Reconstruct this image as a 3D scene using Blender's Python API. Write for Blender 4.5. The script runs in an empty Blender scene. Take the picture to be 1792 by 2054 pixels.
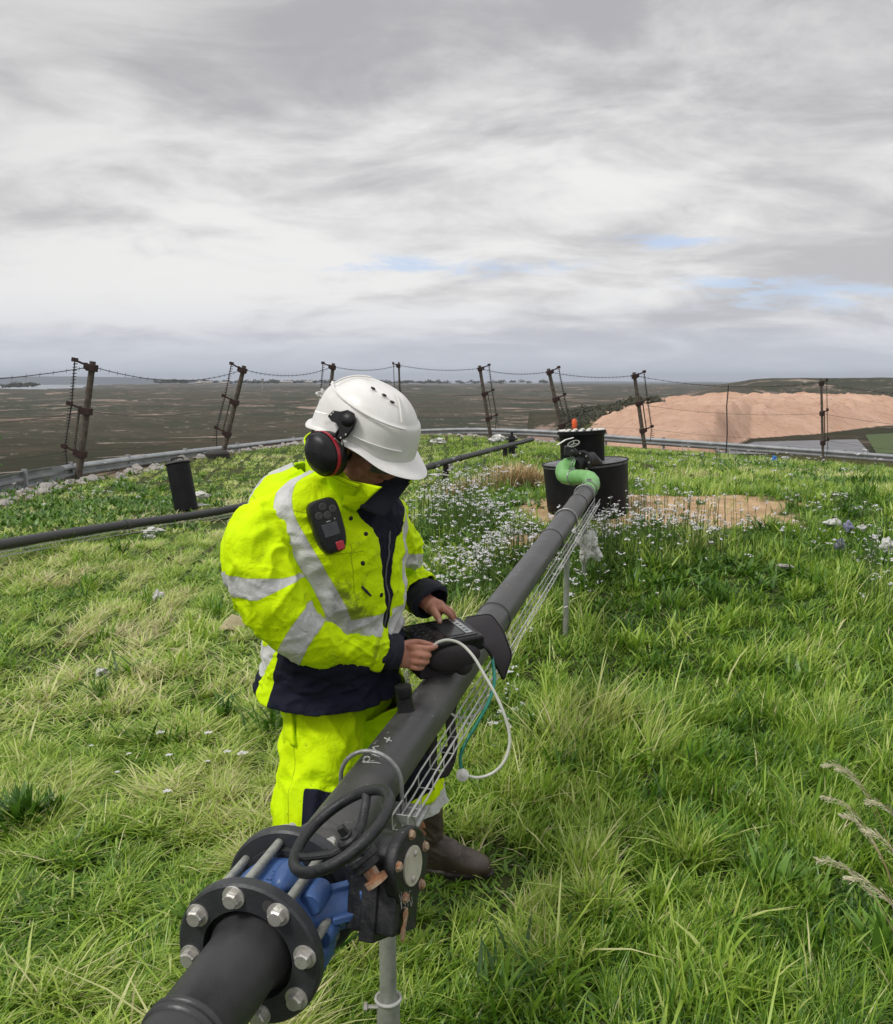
import bpy, bmesh, math, random
import numpy as np
from mathutils import Vector, Matrix, noise, Euler
random.seed(7); rng = np.random.default_rng(11)
C = bpy.context.scene.collection
scene = bpy.context.scene
V = Vector
# ---------------------------------------------------------------- camera
CAMZ = 1.65; FPX = 1792.0; CX = 896.0; CY = 1027.0
PITCH = math.atan(265/1792)
SP, CP = math.sin(PITCH), math.cos(PITCH)
cd = bpy.data.cameras.new('camera'); cam = bpy.data.objects.new('camera', cd); C.objects.link(cam)
cam.location = (0, 0, CAMZ); cam.rotation_euler = (math.radians(90)-PITCH, 0, 0)
cd.sensor_fit = 'HORIZONTAL'; cd.sensor_width = 36; cd.lens = 36.0; cd.clip_end = 60000; cd.clip_start = 0.05
scene.camera = cam
# ---------------------------------------------------------------- world, sun, exposure
scene.view_settings.view_transform = 'Standard'; scene.view_settings.look = 'None'
scene.view_settings.exposure = 0.34; scene.view_settings.gamma = 1
SUN_EL, SUN_AZ = math.radians(52), math.radians(-125)     # azimuth from +Y towards +X
w = bpy.data.worlds.new('World'); scene.world = w; w.use_nodes = True
nt = w.node_tree; nt.nodes.clear()
def N(nt, typ, **kw):
    n = nt.nodes.new(typ)
    for k, v in kw.items():
        if k.startswith('i_'):
            key = k[2:]; key = int(key) if key.isdigit() else key.replace('_', ' ')
            n.inputs[key].default_value = v
        else: setattr(n, k, v)
    return n
def mth(nt, op, a, b=None, c=None, clamp=False):
    n = nt.nodes.new('ShaderNodeMath'); n.operation = op; n.use_clamp = clamp
    for i, x in enumerate((a, b, c)):
        if x is None: continue
        if isinstance(x, (int, float)): n.inputs[i].default_value = x
        else: nt.links.new(x, n.inputs[i])
    return n.outputs[0]
def mixc(nt, f, a, b, blend='MIX'):
    n = nt.nodes.new('ShaderNodeMix'); n.data_type = 'RGBA'; n.blend_type = blend
    for i, x in ((0, f), (6, a), (7, b)):
        if isinstance(x, (int, float)): n.inputs[i].default_value = x
        elif isinstance(x, tuple): n.inputs[i].default_value = (*x[:3], 1)
        else: nt.links.new(x, n.inputs[i])
    return n.outputs[2]
def maprange(nt, x, a, b, c=0.0, d=1.0, smooth=True):
    n = nt.nodes.new('ShaderNodeMapRange'); n.interpolation_type = 'SMOOTHSTEP' if smooth else 'LINEAR'
    nt.links.new(x, n.inputs[0])
    for i, v in zip((1, 2, 3, 4), (a, b, c, d)): n.inputs[i].default_value = v
    return n.outputs[0]
def tnoise(nt, vec, scale, detail=4, rough=.55, dist=0.0, dim='3D'):
    n = nt.nodes.new('ShaderNodeTexNoise'); n.noise_dimensions = dim
    n.inputs['Scale'].default_value = scale; n.inputs['Detail'].default_value = detail
    n.inputs['Roughness'].default_value = rough; n.inputs['Distortion'].default_value = dist
    if vec is not None: nt.links.new(vec, n.inputs['Vector'])
    return n.outputs['Fac']
sky = N(nt, 'ShaderNodeTexSky', sky_type='NISHITA', sun_disc=False, sun_elevation=SUN_EL, sun_rotation=SUN_AZ)
tc = nt.nodes.new('ShaderNodeTexCoord'); sep = nt.nodes.new('ShaderNodeSeparateXYZ'); nt.links.new(tc.outputs['Generated'], sep.inputs[0])
zz = mth(nt, 'MAXIMUM', sep.outputs[2], 0.0)
den = mth(nt, 'ADD', zz, 0.20)
u = mth(nt, 'DIVIDE', sep.outputs[0], den); v_ = mth(nt, 'DIVIDE', sep.outputs[1], den)
cmb = nt.nodes.new('ShaderNodeCombineXYZ'); nt.links.new(u, cmb.inputs[0]); nt.links.new(v_, cmb.inputs[1])
mp = nt.nodes.new('ShaderNodeMapping'); nt.links.new(cmb.outputs[0], mp.inputs[0]); mp.inputs['Scale'].default_value = (1.0, 1.3, 1); mp.inputs['Location'].default_value = (5.35, 2.3, 0)
nA = tnoise(nt, mp.outputs[0], 0.55, 3, .5, .25)
nB = tnoise(nt, mp.outputs[0], 1.7, 8, .6, .5)
nC = tnoise(nt, mp.outputs[0], 5.5, 8, .62, .3)
s1 = mth(nt, 'MULTIPLY', nA, .62); s2 = mth(nt, 'MULTIPLY_ADD', nB, .46, mth(nt, 'MULTIPLY', nA, .50)); s3 = mth(nt, 'MULTIPLY_ADD', nC, .10, s2)
dens = maprange(nt, s3, .43, .63)
cl = mixc(nt, dens, (.70, .695, .69), (.345, .34, .36))
# the bright lens of thin cloud about 10 degrees up
band = mth(nt, 'MULTIPLY', maprange(nt, zz, .02, .10), maprange(nt, zz, .32, .15))
cl = mixc(nt, mth(nt, 'MULTIPLY', band, .22), cl, (.72, .715, .70))
cl = mixc(nt, mth(nt, 'MULTIPLY', maprange(nt, zz, .24, .42), .30), cl, (.40, .395, .40))
lf = mth(nt, 'SUBTRACT', mth(nt, 'MULTIPLY', zz, 1.6), mth(nt, 'MULTIPLY', sep.outputs[0], 1.0))
cl = mixc(nt, mth(nt, 'MULTIPLY', maprange(nt, lf, .45, 1.15), .45), cl, (.33, .325, .33))
# blue gaps in the cloud
yy = mth(nt, 'MAXIMUM', sep.outputs[1], .05); xy_ = mth(nt, 'DIVIDE', sep.outputs[0], yy); gg = None
for gx_, gz_, gw_, gh_ in ((.0, .122, .16, .014), (.41, .083, .20, .016), (.23, .144, .08, .010), (.30, .100, .14, .010), (-.9, .16, .2, .02), (1.1, .12, .2, .02)):
    a_ = mth(nt, 'POWER', mth(nt, 'ABSOLUTE', mth(nt, 'DIVIDE', mth(nt, 'SUBTRACT', xy_, gx_), gw_)), 2.0); b2_ = mth(nt, 'POWER', mth(nt, 'ABSOLUTE', mth(nt, 'DIVIDE', mth(nt, 'SUBTRACT', zz, gz_), gh_)), 2.0)
    e_ = mth(nt, 'EXPONENT', mth(nt, 'MULTIPLY', mth(nt, 'ADD', a_, b2_), -1.0)); gg = e_ if gg is None else mth(nt, 'MAXIMUM', gg, e_)
nG = tnoise(nt, mp.outputs[0], 3.2, 7, .65, .8)
gap = mth(nt, 'MULTIPLY', mth(nt, 'MULTIPLY', maprange(nt, mth(nt, 'MULTIPLY_ADD', nG, 1.5, mth(nt, 'MULTIPLY', gg, .35)), .86, 1.15), maprange(nt, gg, .02, .9)), .85)
skys = nt.nodes.new('ShaderNodeVectorMath'); skys.operation = 'SCALE'; nt.links.new(sky.outputs[0], skys.inputs[0]); skys.inputs[3].default_value = .10
cl = mixc(nt, mth(nt, 'MULTIPLY', gap, .75), cl, mixc(nt, .55, skys.outputs[0], (.46, .60, .92)))
hz = maprange(nt, zz, .10, .0)
cl = mixc(nt, mth(nt, 'MULTIPLY', hz, .85), cl, (.50, .535, .60))
# an overcast sky is brighter overhead than near the horizon
zen = maprange(nt, zz, .38, .95, 1.0, 1.9)
cl2 = nt.nodes.new('ShaderNodeVectorMath'); cl2.operation = 'SCALE'; nt.links.new(cl, cl2.inputs[0]); nt.links.new(zen, cl2.inputs[3])
bg = nt.nodes.new('ShaderNodeBackground'); nt.links.new(cl2.outputs[0], bg.inputs[0]); bg.inputs[1].default_value = 1.0
out = nt.nodes.new('ShaderNodeOutputWorld'); nt.links.new(bg.outputs[0], out.inputs[0])
sl = bpy.data.lights.new('sun', 'SUN'); sl.energy = 1.5; sl.angle = math.radians(14); sl.color = (1, .965, .91)
so = bpy.data.objects.new('sun', sl); C.objects.link(so)
sd = V((math.sin(SUN_AZ)*math.cos(SUN_EL), math.cos(SUN_AZ)*math.cos(SUN_EL), math.sin(SUN_EL)))
so.rotation_euler = (-sd).to_track_quat('-Z', 'Y').to_euler()

# ---------------------------------------------------------------- places
def ray(px, py):
    a = (px-CX)/FPX; b = (CY-py)/FPX
    return V((a, CP+b*SP, -SP+b*CP))
def W(px, py, Z): return V((0, 0, CAMZ)) + ray(px, py)*Z
def sstep(a, b, x):
    t = np.clip((x-a)/(b-a), 0, 1); return t*t*(3-2*t)
def lerp(a, b, t): return a+(b-a)*t
_g = np.random.default_rng(5).random((256, 256))
def vnoise(x, y):            # periodic value noise, vectorised
    xi = np.floor(x).astype(int); yi = np.floor(y).astype(int)
    fx = x-xi; fy = y-yi; fx = fx*fx*(3-2*fx); fy = fy*fy*(3-2*fy)
    a = _g[xi % 256, yi % 256]; b = _g[(xi+1) % 256, yi % 256]; c = _g[xi % 256, (yi+1) % 256]; d = _g[(xi+1) % 256, (yi+1) % 256]
    return (a*(1-fx)+b*fx)*(1-fy)+(c*(1-fx)+d*fx)*fy
def fbm(x, y, o=4):
    s = 0; a = .5; t = 0
    for i in range(o):
        s = s+a*vnoise(x+i*17.3, y+i*9.1); t += a; x = x*2.03; y = y*2.03; a *= .5
    return s/t
# fence posts: disp px of base, forward distance, top px x, base z
FENCE = [(163, 19.2, 186, -.30), (455, 27.0, 491, -.36), (655, 33.0, 669, -.40), (806, 36.5, 800, -.34), (981, 36.0, 962, -.30), (1128, 33.2, 1100, -.45), (1288, 33.6, 1273, -.66), (1645, 30.6, 1651, -.90)]
_eaz = np.radians([-180, -60, -40, -26.6, -20, -13.8, -7.5, -2.1, 3, 7, 12.2, 22.8, 32, 60, 180])
_eR = np.array([40, 22, 17.5, 18.3, 23.5, 29.8, 35.0, 38.5, 38.5, 36.5, 37.5, 35.5, 34, 36, 40])
def edgeR(az): return np.interp(az, _eaz, _eR)
SANDC = (2.55, 7.75)
def hgt(x, y):
    x = np.asarray(x, float); y = np.asarray(y, float)
    r = np.hypot(x, y); az = np.arctan2(x, y)
    pc = np.interp(y, [-60, 0, 2.9, 4, 5, 6.5, 8, 10, 14, 20, 27, 35, 60], [0, 0, 0, .13, .27, .47, .58, .44, .20, -.05, -.38, -.70, -1.2])
    pl = np.interp(y, [-60, 0, 3, 6, 9, 12, 19, 27, 35, 60], [0, 0, 0, -.02, -.09, -.26, -.50, -.58, -.60, -.8])
    t = sstep(-2.6, .4, x-.05*y)
    z = pl*(1-t)+pc*t
    z = z-.062*np.clip(x-2.5, 0, 30)*sstep(8, 24, y)
    z = z+.10*(fbm(x*.5+3, y*.5)-.5)*sstep(2.5, 5, r)+.05*(fbm(x*1.7, y*1.7+5)-.5)*sstep(3, 4.5, r)
    e = r-edgeR(az)
    # beyond the edge the landfill slope falls to the valley
    far = sstep(0, 14, e)*2.0+np.clip(e, 0, 110)*.115
    base = z-far
    lift = 42*(fbm(x*.0011+2, y*.0011+7)-.5)*sstep(500, 2500, r)+10*(fbm(x*.006, y*.006)-.5)*sstep(100, 500, r)
    val = -15-20*sstep(130, 700, r)+lift
    val = np.minimum(val, CAMZ-.0035*r-4)
    z = base*(1-sstep(70, 170, e))+val*sstep(70, 170, e)
    # quarry mound of tipped reddish sand on the right
    xr_ = x/np.maximum(y, 1); fl_ = sstep(.26, .32, xr_)*sstep(140, 175, y)*sstep(460, 360, y)*(y > 0); z = z*(1-fl_)-12.5*fl_
    q = mound(x, y)
    z = np.maximum(z, q)
    # flat-topped hill behind it
    hy, hx = 1700., 900.
    m = 39*sstep(.235, .345, az/1.0+0*(r))*sstep(1300, 1600, r)*sstep(2600, 2100, r)
    z = z+m*(.9+.12*fbm(x*.004, y*.004))
    return z
def mound(x, y):
    x = np.asarray(x, float); y = np.asarray(y, float)
    xr = x/np.maximum(y, 1)
    top = np.interp(xr, [.10, .155, .20, .27, .33, .42, .50, .56, .70], [-40, -15.5, -8.5, -4.6, -3.8, -3.9, -5.6, -9.5, -30])
    y0 = np.interp(xr, [.1, .28, .34, .42, .50, .60], [118, 118, 200, 222, 266, 310]); g = sstep(y0, np.maximum(y0+70, 215), y)*sstep(520, 360, y)
    z = -14.5+(top+14.5)*g+3.4*(fbm(x*.045, y*.045)-.5)*g-2.6*np.abs(fbm(x*.09, y*.05)-.5)*2*g+2.4*(fbm(x*.16, y*.16)-.5)*g+1.6*(fbm(x*.5, y*.5)-.5)*g
    # haul road cut across the face
    rd = np.abs((y-118)-(112*sstep(.16, .47, xr)))/9.0
    z = z-1.7*np.exp(-rd**2)*g
    return np.where((y > 100) & (y < 500) & (xr > .09), z, -100.)
def h1(x, y): return float(hgt(np.array([x]), np.array([y]))[0])
_ts = [1.0]
while _ts[-1] < 80: _ts.append(_ts[-1]+.04*1.01**len(_ts))
_ts = np.array(_ts)
def G(px, py, dz=0.0, lo=1.0):
    d = ray(px, py); x = d.x*_ts; y = d.y*_ts; z = CAMZ+d.z*_ts; g = hgt(x, y); k = np.nonzero(z < g+dz)[0]; k = int(k[0]) if len(k) else len(_ts)-1
    if k > 0: a = z[k-1]-g[k-1]; b = z[k]-g[k]; t = a/(a-b) if a != b else 1; X = x[k-1]+(x[k]-x[k-1])*t; Y = y[k-1]+(y[k]-y[k-1])*t
    else: X, Y = x[0], y[0]
    return V((float(X), float(Y), h1(X, Y)))

# ---------------------------------------------------------------- mesh helpers
def meta(o, label=None, cat=None, group=None, kind=None):
    if label: o['label'] = label
    if cat: o['category'] = cat
    if group: o['group'] = group
    if kind: o['kind'] = kind
    return o
def frame(z, hint=V((0, 0, 1))):
    z = z.normalized(); x = hint.cross(z)
    if x.length < 1e-4: x = V((1, 0, 0)).cross(z)
    x.normalize(); y = z.cross(x); return x, y, z
class MB:
    def __init__(s): s.v = []; s.f = []; s.m = []; s.at = {}
    def add(s, vs, fs, mi=0):
        b = len(s.v); s.v += [tuple(v) for v in vs]; s.f += [tuple(b+i for i in f) for f in fs]; s.m += [mi]*len(fs)
    def box(s, c, sx, sy, sz, ax=None, mi=0):
        X, Y, Z = ax if ax else (V((1, 0, 0)), V((0, 1, 0)), V((0, 0, 1)))
        c = V(c); vs = [c+X*sx*i*.5+Y*sy*j*.5+Z*sz*k*.5 for i in (-1, 1) for j in (-1, 1) for k in (-1, 1)]
        s.add(vs, [(0, 1, 3, 2), (4, 6, 7, 5), (0, 4, 5, 1), (2, 3, 7, 6), (0, 2, 6, 4), (1, 5, 7, 3)], mi)
    def tube(s, pts, r, n=12, cap=True, mi=0, hint=V((0, 0, 1)), closed=False, flat=1.0, round_caps=False):
        pts = [V(p) for p in pts]; k = len(pts); rs = r if isinstance(r, (list, tuple)) else [r]*k
        if round_caps and not closed:
            a = (pts[0]-pts[1]).normalized(); b = (pts[-1]-pts[-2]).normalized(); r0, r1 = rs[0], rs[-1]
            pts = [pts[0]+a*r0*.95, pts[0]+a*r0*.7]+pts+[pts[-1]+b*r1*.7, pts[-1]+b*r1*.95]; rs = [r0*.3, r0*.72]+list(rs)+[r1*.72, r1*.3]; k += 4
        x = None; vs = []
        for i in range(k):
            if closed: t = pts[(i+1) % k]-pts[i-1]
            else: t = pts[min(i+1, k-1)]-pts[max(i-1, 0)]
            t.normalize()
            if x is None: x, y, _ = frame(t, hint)
            else:
                x = x-t*x.dot(t); x.normalize(); y = t.cross(x)
            for j in range(n):
                a = 2*math.pi*j/n; vs.append(pts[i]+x*math.cos(a)*rs[i]+y*math.sin(a)*rs[i]*flat)
        fs = []
        for i in range(k if closed else k-1):
            a = i*n; b = ((i+1) % k)*n
            for j in range(n): fs.append((a+j, a+(j+1) % n, b+(j+1) % n, b+j))
        if cap and not closed: fs.append(tuple(range(n))[::-1]); fs.append(tuple((k-1)*n+j for j in range(n)))
        s.add(vs, fs, mi)
    def lathe(s, o, axis, prof, n=32, mi=0, hint=V((0, 0, 1)), cap=True, rot=0.0, sx=1.0):
        x, y, z = frame(V(axis), hint); o = V(o); vs = []; fs = []
        for r, h in prof:
            for j in range(n):
                a = 2*math.pi*j/n+rot; vs.append(o+z*h+x*math.cos(a)*r*sx+y*math.sin(a)*r)
        k = len(prof)
        for i in range(k-1):
            for j in range(n): fs.append((i*n+j, i*n+(j+1) % n, (i+1)*n+(j+1) % n, (i+1)*n+j))
        if cap: fs.append(tuple(range(n))[::-1]); fs.append(tuple((k-1)*n+j for j in range(n)))
        s.add(vs, fs, mi)
    def ell(s, c, ax, n=16, mi=0):       # ellipsoid with three axis vectors
        c = V(c); A, B, D = [V(a) for a in ax]; vs = []; fs = []; m = n//2
        for i in range(1, m):
            th = math.pi*i/m
            for j in range(n):
                ph = 2*math.pi*j/n; vs.append(c+D*math.cos(th)+(A*math.cos(ph)+B*math.sin(ph))*math.sin(th))
        top = len(vs); vs.append(c+D); bot = len(vs); vs.append(c-D)
        for i in range(m-2):
            for j in range(n): fs.append((i*n+j, (i+1)*n+j, (i+1)*n+(j+1) % n, i*n+(j+1) % n))
        for j in range(n): fs.append((top, j, (j+1) % n)); fs.append((bot, (m-2)*n+(j+1) % n, (m-2)*n+j))
        s.add(vs, fs, mi)
    def torus(s, c, axis, R, r, n=48, m=10, mi=0, a0=0, a1=2*math.pi, hint=V((0, 0, 1))):
        x, y, z = frame(V(axis), hint); c = V(c); full = abs(a1-a0-2*math.pi) < 1e-3
        pts = [c+(x*math.cos(a)+y*math.sin(a))*R for a in [a0+(a1-a0)*i/(n if full else n-1) for i in range(n)]]
        s.tube(pts, r, m, True, mi, z, closed=full)
    def grid(s, P, wrap=True, mi=0):      # P[nv][nu]
        nv, nu = len(P), len(P[0]); fs = []
        for i in range(nv-1):
            for j in range(nu if wrap else nu-1): fs.append((i*nu+j, i*nu+(j+1) % nu, (i+1)*nu+(j+1) % nu, (i+1)*nu+j))
        s.add([p for row in P for p in row], fs, mi)
    def build(s, name, mats, parent=None, origin=None, sharp=35, bevel=0, bseg=2, recalc=True):
        me = bpy.data.meshes.new(name); o0 = V(origin) if origin is not None else V((0, 0, 0))
        me.from_pydata([tuple(V(v)-o0) for v in s.v], [], s.f)
        if recalc:
            bm = bmesh.new(); bm.from_mesh(me); bmesh.ops.recalc_face_normals(bm, faces=bm.faces); bm.to_mesh(me); bm.free()
        me.polygons.foreach_set('material_index', s.m)
        mats = mats if isinstance(mats, (list, tuple)) else [mats]
        for m in mats: me.materials.append(m)
        me.polygons.foreach_set('use_smooth', [True]*len(me.polygons))
        if sharp: me.set_sharp_from_angle(angle=math.radians(sharp))
        for k, vals in s.at.items():
            a = me.attributes.new(k, 'FLOAT', 'POINT'); a.data.foreach_set('value', vals)
        o = bpy.data.objects.new(name, me); C.objects.link(o); o.location = o0
        if parent: o.parent = parent; o.matrix_parent_inverse = Matrix(); o.location = o0-V(parent_world(parent))
        if bevel:
            b = o.modifiers.new('bevel', 'BEVEL'); b.width = bevel; b.segments = bseg; b.limit_method = 'ANGLE'; b.angle_limit = math.radians(40)
        return o
def parent_world(p):
    l = V(p.location)
    while p.parent: p = p.parent; l = l+V(p.location)
    return l
def empty(name, loc, label, cat, group=None):
    o = bpy.data.objects.new(name, None); C.objects.link(o); o.location = loc; o.empty_display_size = .1
    return meta(o, label, cat, group)
def copytree(o, parent=None):
    c = o.copy(); C.objects.link(c)
    if parent: c.parent = parent
    for ch in list(o.children): copytree(ch, c)
    return c
def catmull(pts, n):
    pts = [np.array(p, float) for p in pts]; k = len(pts); out = []
    P = [2*pts[0]-pts[1]]+pts+[2*pts[-1]-pts[-2]]
    for i in range(n):
        t = i/(n-1)*(k-1); j = min(int(t), k-2); t -= j
        p0, p1, p2, p3 = P[j], P[j+1], P[j+2], P[j+3]
        out.append(.5*((2*p1)+(-p0+p2)*t+(2*p0-5*p1+4*p2-p3)*t*t+(-p0+3*p1-3*p2+p3)*t**3))
    return out

# ---------------------------------------------------------------- materials
def newmat(name):
    m = bpy.data.materials.new(name); m.use_nodes = True; nt = m.node_tree; b = nt.nodes['Principled BSDF']; return m, nt, b
def worn(name, c1, c2=None, scale=20, rough=.5, rvar=.15, metal=0.0, bump=.15, bscale=80, fleck=None, fthr=.7, spec=.5, coat=0, sub=None, fscale=60):
    m, nt, b = newmat(name); tc = nt.nodes.new('ShaderNodeTexCoord'); o = tc.outputs['Object']
    c2 = c2 or tuple(x*.7 for x in c1)
    n1 = tnoise(nt, o, scale, 6, .6, .3); f = maprange(nt, n1, .35, .68)
    col = mixc(nt, f, c1, c2)
    if fleck:
        n3 = tnoise(nt, o, fscale, 5, .65); col = mixc(nt, maprange(nt, n3, fthr, fthr+.05), col, fleck)
    nt.links.new(col, b.inputs['Base Color'])
    nt.links.new(maprange(nt, n1, .3, .7, max(rough-rvar, .05), min(rough+rvar, 1)), b.inputs['Roughness'])
    b.inputs['Metallic'].default_value = metal; b.inputs['Specular IOR Level'].default_value = spec; b.inputs['Coat Weight'].default_value = coat
    if bump:
        bp = nt.nodes.new('ShaderNodeBump'); bp.inputs['Strength'].default_value = bump; bp.inputs['Distance'].default_value = .004
        nt.links.new(tnoise(nt, o, bscale, 5, .6), bp.inputs['Height']); nt.links.new(bp.outputs[0], b.inputs['Normal'])
    return m
M = {}
M['pipe'] = worn('black_polyethylene', (.030, .031, .033), (.045, .045, .046), 9, .46, .10, 0, .12, 160, (.16, .155, .15), .735, fscale=45)
M['pipe_grey'] = worn('weathered_polyethylene', (.075, .073, .070), (.055, .054, .053), 6, .55, .1, 0, .12, 140, (.2, .19, .18), .74)
M['iron'] = worn('black_painted_iron', (.012, .013, .015), (.028, .029, .031), 25, .45, .12, 0, .5, 90, (.16, .16, .16), .68, spec=.4)
M['flange'] = worn('dark_flange_coating', (.042, .045, .050), (.026, .028, .031), 14, .48, .1, 0, .25, 150, (.15, .15, .15), .75)
M['blue'] = worn('blue_epoxy_paint', (.040, .095, .25), (.060, .13, .33), 12, .42, .1, 0, .5, 50, (.03, .04, .07), .66, fscale=30)
M['zinc'] = worn('galvanised_steel', (.36, .37, .36), (.24, .25, .245), 60, .48, .12, .55, .25, 200, (.20, .12, .07), .72)
M['zincdull'] = worn('dull_galvanised_steel', (.33, .345, .31), (.22, .235, .20), 22, .6, .1, .25, .2, 120)
M['rod'] = worn('zinc_threaded_rod', (.37, .38, .34), (.25, .26, .23), 60, .6, .1, .3, .3, 160)
M['bolt'] = worn('bolt_head_steel', (.62, .61, .57), (.46, .44, .40), 45, .36, .12, .55, .3, 120, (.34, .22, .16), .66, fscale=90)
M['rust'] = worn('rusty_steel', (.30, .13, .06), (.42, .34, .24), 70, .8, .1, .1, .6, 120)
M['rustpost'] = worn('rusted_clamp_steel', (.042, .016, .014), (.024, .014, .012), 30, .8, .1, 0, .4, 60)
M['cream'] = worn('cream_plate', (.52, .50, .42), (.40, .37, .29), 30, .5, .1, 0, .1, 90, (.25, .13, .07), .7)
M['wood'] = worn('weathered_wood_post', (.115, .094, .074), (.055, .046, .038), 9, .85, .1, 0, .6, 40)
M['dark'] = worn('dark_wire', (.022, .019, .017), (.035, .03, .026), 20, .7)
M['wire'] = worn('bright_wire', (.52, .52, .50), (.38, .38, .36), 40, .45, .1, .3, .0)
M['green_hose'] = worn('light_green_hose', (.20, .46, .15), (.15, .36, .11), 10, .4, .1, 0, .1, 50)
M['tank'] = worn('black_tank_plastic', (.006, .006, .008), (.013, .013, .015), 6, .55, .12, 0, .15, 60, spec=.22)
M['lid'] = worn('grey_tank_top', (.13, .13, .135), (.08, .08, .085), 12, .45)
M['white'] = worn('white_plastic', (.72, .71, .68), (.60, .59, .55), 20, .45)
M['orange'] = worn('orange_plastic', (.85, .12, .03), (.7, .1, .02), 20, .5)
M['helmet'] = worn('white_helmet_shell', (.82, .815, .79), (.74, .73, .70), 14, .34, .08, 0, .03, 60, (.30, .29, .27), .70, coat=.25, fscale=38)
M['blackp'] = worn('black_plastic', (.006, .006, .007), (.011, .011, .013), 30, .38, .1, 0, .12, 200, spec=.35)
M['red'] = worn('red_plastic', (.42, .018, .035), (.34, .015, .03), 30, .4)
M['boot'] = worn('brown_rubber_boot', (.085, .060, .046), (.040, .029, .023), 14, .42, .12, 0, .25, 60, (.13, .10, .07), .68, fscale=22)
M['case'] = worn('black_nylon_case', (.021, .016, .020), (.030, .023, .028), 14, .72, .08, 0, .35, 420)
M['screen'] = worn('keypad_glass', (.016, .016, .018), (.05, .05, .052), 18, .12, .05, 0, 0, 50)
M['lcd'] = worn('lcd_glass', (.05, .055, .06), (.035, .04, .045), 20, .15)
M['paperw'] = worn('pale_label', (.55, .57, .57), (.42, .45, .47), 20, .4)
M['tubew'] = worn('milky_tube', (.62, .63, .57), (.52, .53, .47), 20, .28)
M['tubeg'] = worn('green_tube', (.010, .16, .11), (.012, .20, .14), 20, .3)
M['stone'] = worn('pale_limestone', (.42, .40, .37), (.22, .20, .18), 9, .9, .05, 0, .6, 25)
M['stoney'] = worn('cream_stone', (.48, .42, .26), (.36, .31, .18), 9, .9, .05, 0, .5, 25)
M['plasticbag'] = worn('grimy_white_film', (.62, .62, .60), (.42, .42, .38), 12, .42, .1, 0, .3, 30)
M['bluelit'] = worn('blue_film', (.03, .22, .62), (.02, .15, .5), 12, .4)
M['cyan'] = worn('turquoise_scrap', (.25, .5, .48), (.35, .45, .42), 12, .5)
M['rail'] = worn('galvanised_guardrail', (.36, .38, .39), (.25, .27, .28), 2, .5, .08, .25, .05, 20)
M['chalk'] = worn('chalk_mark', (.42, .42, .40), (.20, .20, .19), 160, .95, .02, 0, 0, 50)
M['lens'] = worn('glasses_lens', (.10, .09, .085), (.08, .07, .07), 20, .08)
M['hair'] = worn('dark_hair', (.012, .009, .007), (.02, .015, .012), 60, .6)
M['tree'] = worn('dark_scrub_leaves', (.045, .050, .028), (.070, .072, .042), 4, .9)
M['navy'] = worn('navy_fabric', (.0085, .010, .021), (.014, .016, .030), 14, .85, .05, 0, .4, 420)

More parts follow.
